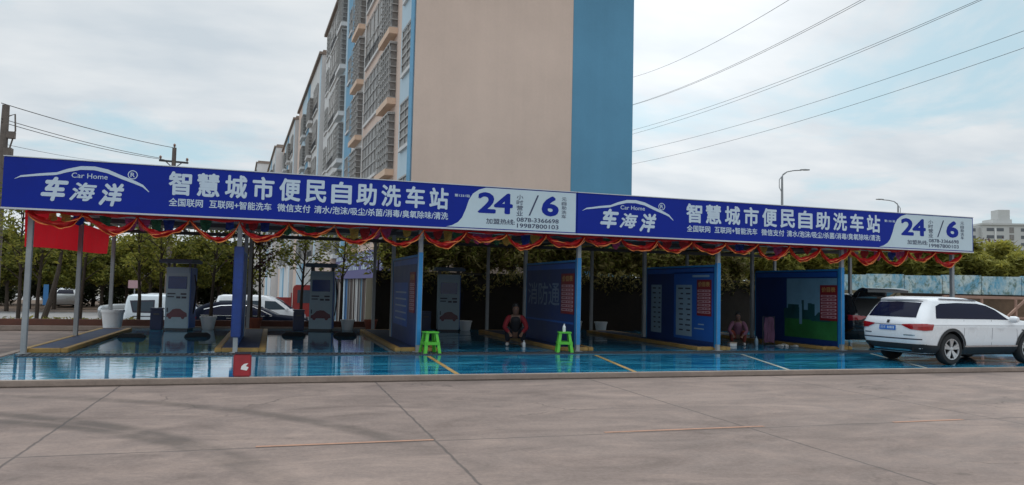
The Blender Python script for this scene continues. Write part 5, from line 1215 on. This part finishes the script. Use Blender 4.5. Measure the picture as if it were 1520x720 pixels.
# slim trees in the planting strip
sl = [(26, 27.3, 0, 'slim young tree just left of the first canopy post'), (54, 27.4, 1, 'slim young tree between the first and second left posts'), (118, 27.2, 2, 'slim young tree beneath the red cloth, near the second left post'), (205, 27.5, 1, 'slim young tree with green support behind the white tub'), (237, 27.3, 0, 'slim young tree just left of the leftmost kiosk'), (312, 27.4, 2, 'slim young tree just right of the leftmost kiosk'), (384, 27.6, 1, 'slim young tree right of the purple leaved tree'), (446, 27.3, 0, 'slim young tree just left of the second kiosk'), (505, 27.4, 2, 'slim young tree behind the right side of the second kiosk'), (560, 27.5, 1, 'slim young tree in front of the striped shop shutters')]
for i, (x, Y, v, lb_) in enumerate(sl):
    q = at(x, 480, Y); sc_ = (.95 if i not in (6, 7, 9) else .9)
    put_tree(slim[v], q.x, Y, .15, lb_, 'tree', 'slim young trees in the planting strip', None, sc_)
q = at(371, 480, 27.2); put_tree(purp, q.x, 27.2, .15, 'purple leaved young tree behind the narrow blue board', 'tree')
# leaning trunk at the left
t = thing('leaning_trunk', 'short dark leaning tree trunk on the lower road side at far left', 'tree', at(63, 472, 46).xy[:]+(ZR,))
mb = MB(); mb.tube([(0, 0, 0), (.35, 0, 1.4), (.62, 0, 2.8), (.8, 0, 4.6)], [.16, .13, .11, .05], 8); mb.build('trunk', 'bark', t, 40)
part('crown', leaf_mesh('crown', [(.8, 0, 4.6), (.4, .3, 4.2), (1.3, -.2, 4.4), (.9, .2, 5.2)], [.8, .7, .6, .6], 1500, .22, ['leafmid', 'leafyellow'], .8, .2, 1, 77), t)
# weeds in the strip
cs, rs = [], []
for i in range(200):
    x = g.uniform(-16, -4.2); cs.append((x, g.uniform(26.6, 28.3), .2)); rs.append(g.uniform(.08, .22))
wd = link('weeds', leaf_mesh('weeds', cs, rs, 5200, .10, ['leafyellow', 'leafolive'], .7, -.3, 1.6, 15)); wd['kind'] = 'stuff'
# shrubs on the bank behind the dark wall
def shrub_mesh(seed, h, r, n, size, mats, aspect=1.6):
    g = random.Random(seed); mb = MB(); cs, rs = [], []
    for i in range(11):
        a = g.uniform(0, 6.28); q = r*g.uniform(.2, .95); top = Vector((math.cos(a)*q, math.sin(a)*q, h*g.uniform(.5, .95)))
        mb.tube([(math.cos(a)*.08, math.sin(a)*.08, 0), top*.55+Vector((0, 0, h*.12)), top], [.022, .016, .006], 5)
        for f in (.45, .7, .9, 1.0): cs.append((top.x*f+g.uniform(-.2, .2)*r, top.y*f+g.uniform(-.2, .2)*r, top.z*f+.05)); rs.append(r*g.uniform(.18, .38))
    return mb.mesh('stem', 'bark'), leaf_mesh('foliage', cs, rs, n, size, mats, .9, .45, aspect, seed)
sh_o = [shrub_mesh(70+i, 2.1, 1.0, 3200, .17, ['leafolive', 'leafmid']) for i in range(3)]
sh_b = [shrub_mesh(80+i, 2.6, 1.5, 4200, .26, ['leafbamboo', 'leafyellow'], 2.0) for i in range(4)]
def put_shrub(ms, p, label, group, sc_):
    t = thing('shrub', label, 'shrub', p, random.uniform(0, 6.28), group); t.scale = (sc_,)*3
    part('stem', ms[0], t); part('foliage', ms[1], t)
for i in range(17):
    x = 4.3+i*.92; f = ['above the left part of', 'above the middle of', 'above the right part of'][min(2, i//6)]
    put_shrub(sh_o[i % 3], (x, 28.35+.3*math.sin(i*2.1), 1.84), 'olive brown shrub on the bank '+f+' the dark retaining wall', 'olive shrubs above the '+['left', 'middle', 'right'][min(2, i//6)]+' of the retaining wall', .9+.25*((i*3) % 4)/4)
for i in range(26):
    f = i/25; px_ = 930+f*650; q = atz(px_, 405, 38.5 + (i % 3)*1.7 - 2*f)
    f = 'beyond the end of the sign' if px_ > 1430 else ('behind the rightmost bays' if px_ > 1180 else 'behind the middle right bays')
    put_shrub(sh_b[i % 4], (q.x, q.y, 1.98), 'bushy yellow green bamboo clump above the painted wall '+f, 'bamboo clumps '+f, .72+.28*((i*5) % 7)/7)
# bare reddish tree in front of the distant building
q = atz(1478, 380, 60); tb_ = tree_meshes(5.2, 2.2, 1.6, 900, .22, ['leafpurple', 'leafolive'], 'barkgrey', 93, .08, .3, 16)
put_tree(tb_, q.x, q.y, 1.0, 'thin reddish tree in front of the distant pale building', 'tree', None, 1.0, 1.0)

# ------------------------------------------------------------------ poles, lamps, wires
def lamp_post(label, top, rz, h, grp):
    t = thing('street_lamp', label, 'street lamp', (top.x, top.y, -.9), rz, grp)
    mb = MB(); mb.tube([(0, 0, 0), (0, 0, h*.8), (0, 0, h-.45)], [.10, .075, .06], 10); mb.build('pole', 'lampgrey', t, 40)
    mb = MB(); mb.tube([(0, 0, h-.5), (.05, 0, h-.28), (.28, 0, h-.12), (.7, 0, h-.03), (1.15, 0, h)], .035, 8); mb.build('arm', 'lampgrey', t, 50)
    mb = MB(); mb.tube([(.02, 0, h-1.45), (-.17, 0, h-1.05), (-.17, 0, h-.6), (0.02, 0, h-.35), (.28, 0, h-.14)], .025, 6); mb.build('scroll', 'lampgrey', t, 50)
    mb = MB(); mb.lathe([(.001, -.30), (.07, -.26), (.11, 0), (.08, .26), (.001, .32)], 14, 0, 'z'); mb.v = [(1.35+z, y*1.1, h+.03+x*.5) for x, y, z in mb.v]; mb.build('lamp_head', 'lampgrey', t, 50)
    return t
p1 = atz(1161, 252, 45); lamp_post('curved arm street lamp rising above the middle of the right sign', p1, YAW+0.0, p1.z+.9, 'street lamps behind the signs')
p2 = atz(1333, 297, 56); lamp_post('street lamp with arm pointing left above the pale end of the right sign', p2, YAW+math.pi, p2.z+.9, 'street lamps behind the signs')
# left near pole, rough, with a clump of fittings
p = atz(-1, 300, 27); t = thing('utility_pole', 'rough concrete pole cut by the left picture edge', 'utility pole', (p.x, p.y, ZR))
ht = atz(3, 154, 27).z-ZR
mb = MB(); mb.tube([(0, 0, 0), (0, 0, ht*.6), (.02, 0, ht)], [.19, .16, .12], 12); mb.build('pole', 'concretepole', t, 40)
mb = MB(); mb.box(.04, .30, -.15, .15, ht-2.3, ht-1.55); mb.box(.1, .36, -.1, .1, ht-1.2, ht-.95); mb.tube([(.1, 0, ht-.4), (.32, 0, ht-.3), (.36, 0, ht-.9), (.2, 0, ht-1.6)], .03, 6); mb.build('fitting', 'concretepole', t, bevel=.03)
near = Vector((p.x, p.y, 0))
p = atz(258, 240, 42); t = thing('utility_pole', 'dark pole with cross arm and insulators above the left sign', 'utility pole', (p.x, p.y, ZR), R(12))
ht = atz(258, 219, 42).z-ZR; za = p.z-ZR
mb = MB(); mb.tube([(0, 0, 0), (0, 0, ht)], [.16, .11], 12); mb.build('pole', 'concretepole', t, 40)
mb = MB(); mb.bar((-.75, 0, za), (.75, 0, za), .1, .1); mb.bar((-.45, -.05, za), (0, -.05, za-.4), .05, .05); mb.bar((.45, -.05, za), (0, -.05, za-.4), .05, .05); mb.build('cross_arm', 'darksteel', t)
for x, z in ((-.68, za+.05), (.68, za+.05), (0, ht)):
    mb = MB(); mb.lathe([(.03, 0), (.03, .06), (.09, .08), (.05, .12), (.08, .15), (.04, .22), (.001, .24)], 12); mb.v = [(a+x, b, c+z) for a, b, c in mb.v]; mb.build('insulator', 'porcelain', t, 40)
far_ = p
def wire(label, a, b, sag, r=.014, grp=None):
    a, b = Vector(a), Vector(b); pts = [a.lerp(b, i/24)-Vector((0, 0, sag*4*(i/24)*(1-i/24))) for i in range(25)]
    mb = MB(); mb.tube(pts, r, 5); tag(mb.build('power_cable', 'wire', None, 60), label, 'cable', grp)
wire('upper cable from the left edge pole to the top of the dark pole', atz(2, 153, 27), atz(256, 219, 42), .12, .016, 'cables at upper left')
wire('middle cable from the left edge pole to the cross arm', atz(2, 176, 27), atz(240, 235, 42), .12, .014, 'cables at upper left')
wire('lower cable from the left edge pole to the cross arm', atz(2, 181, 27), atz(244, 237, 42), .15, .014, 'cables at upper left')
wire('faint thin cable low above the left end of the sign', atz(2, 213, 30), atz(160, 240, 60), .1, .010, 'cables at upper left')
for i, (x0, y0, x1, y1, lab_) in enumerate(((930, 117, 1200, -18, 'topmost power cable crossing the sky right of the building'), (930, 158, 1320, -23, 'second power cable from the top, upper of a close pair'), (930, 158.5, 1310, -14, 'power cable just under the second one, lower of a close pair'), (928, 196, 1500, -21, 'upper of the two cables meeting in the middle of the right sky'), (928, 202, 1500, -19, 'lower of the two cables meeting in the middle of the right sky'), (926, 228, 1580, 24, 'second lowest power cable in the right sky'), (926, 246, 1580, 50, 'lowest power cable in the right sky'))):
    wire(lab_, atz(x0, y0, 70), atz(x1, y1, 34), 0.55, .012, 'power cables in the right sky')
# signs across the road
p = at(200, 422, 60); t = thing('road_sign', 'small pink square sign on a post above the silver pickup', 'sign', (p.x, p.y, ZR))
mb = MB(); mb.box(-.42, .42, -.03, .0, p.z-ZR-.28, p.z-ZR+.28); mb.build('face', 'pinksign', t); mb = MB(); mb.tube([(0, .05, 0), (0, .05, p.z-ZR+.2)], .04, 8); mb.build('post', 'lampgrey', t)
p = at(68, 438, 61); t = thing('road_sign', 'narrow blue upright sign beside the leaning trunk', 'sign', (p.x, p.y, ZR))
mb = MB(); mb.box(-.16, .16, -.03, .0, p.z-ZR-.7, p.z-ZR+.75); mb.build('face', 'shopblue', t); mb = MB(); mb.tube([(0, .05, 0), (0, .05, p.z-ZR+.7)], .04, 8); mb.build('post', 'lampgrey', t)
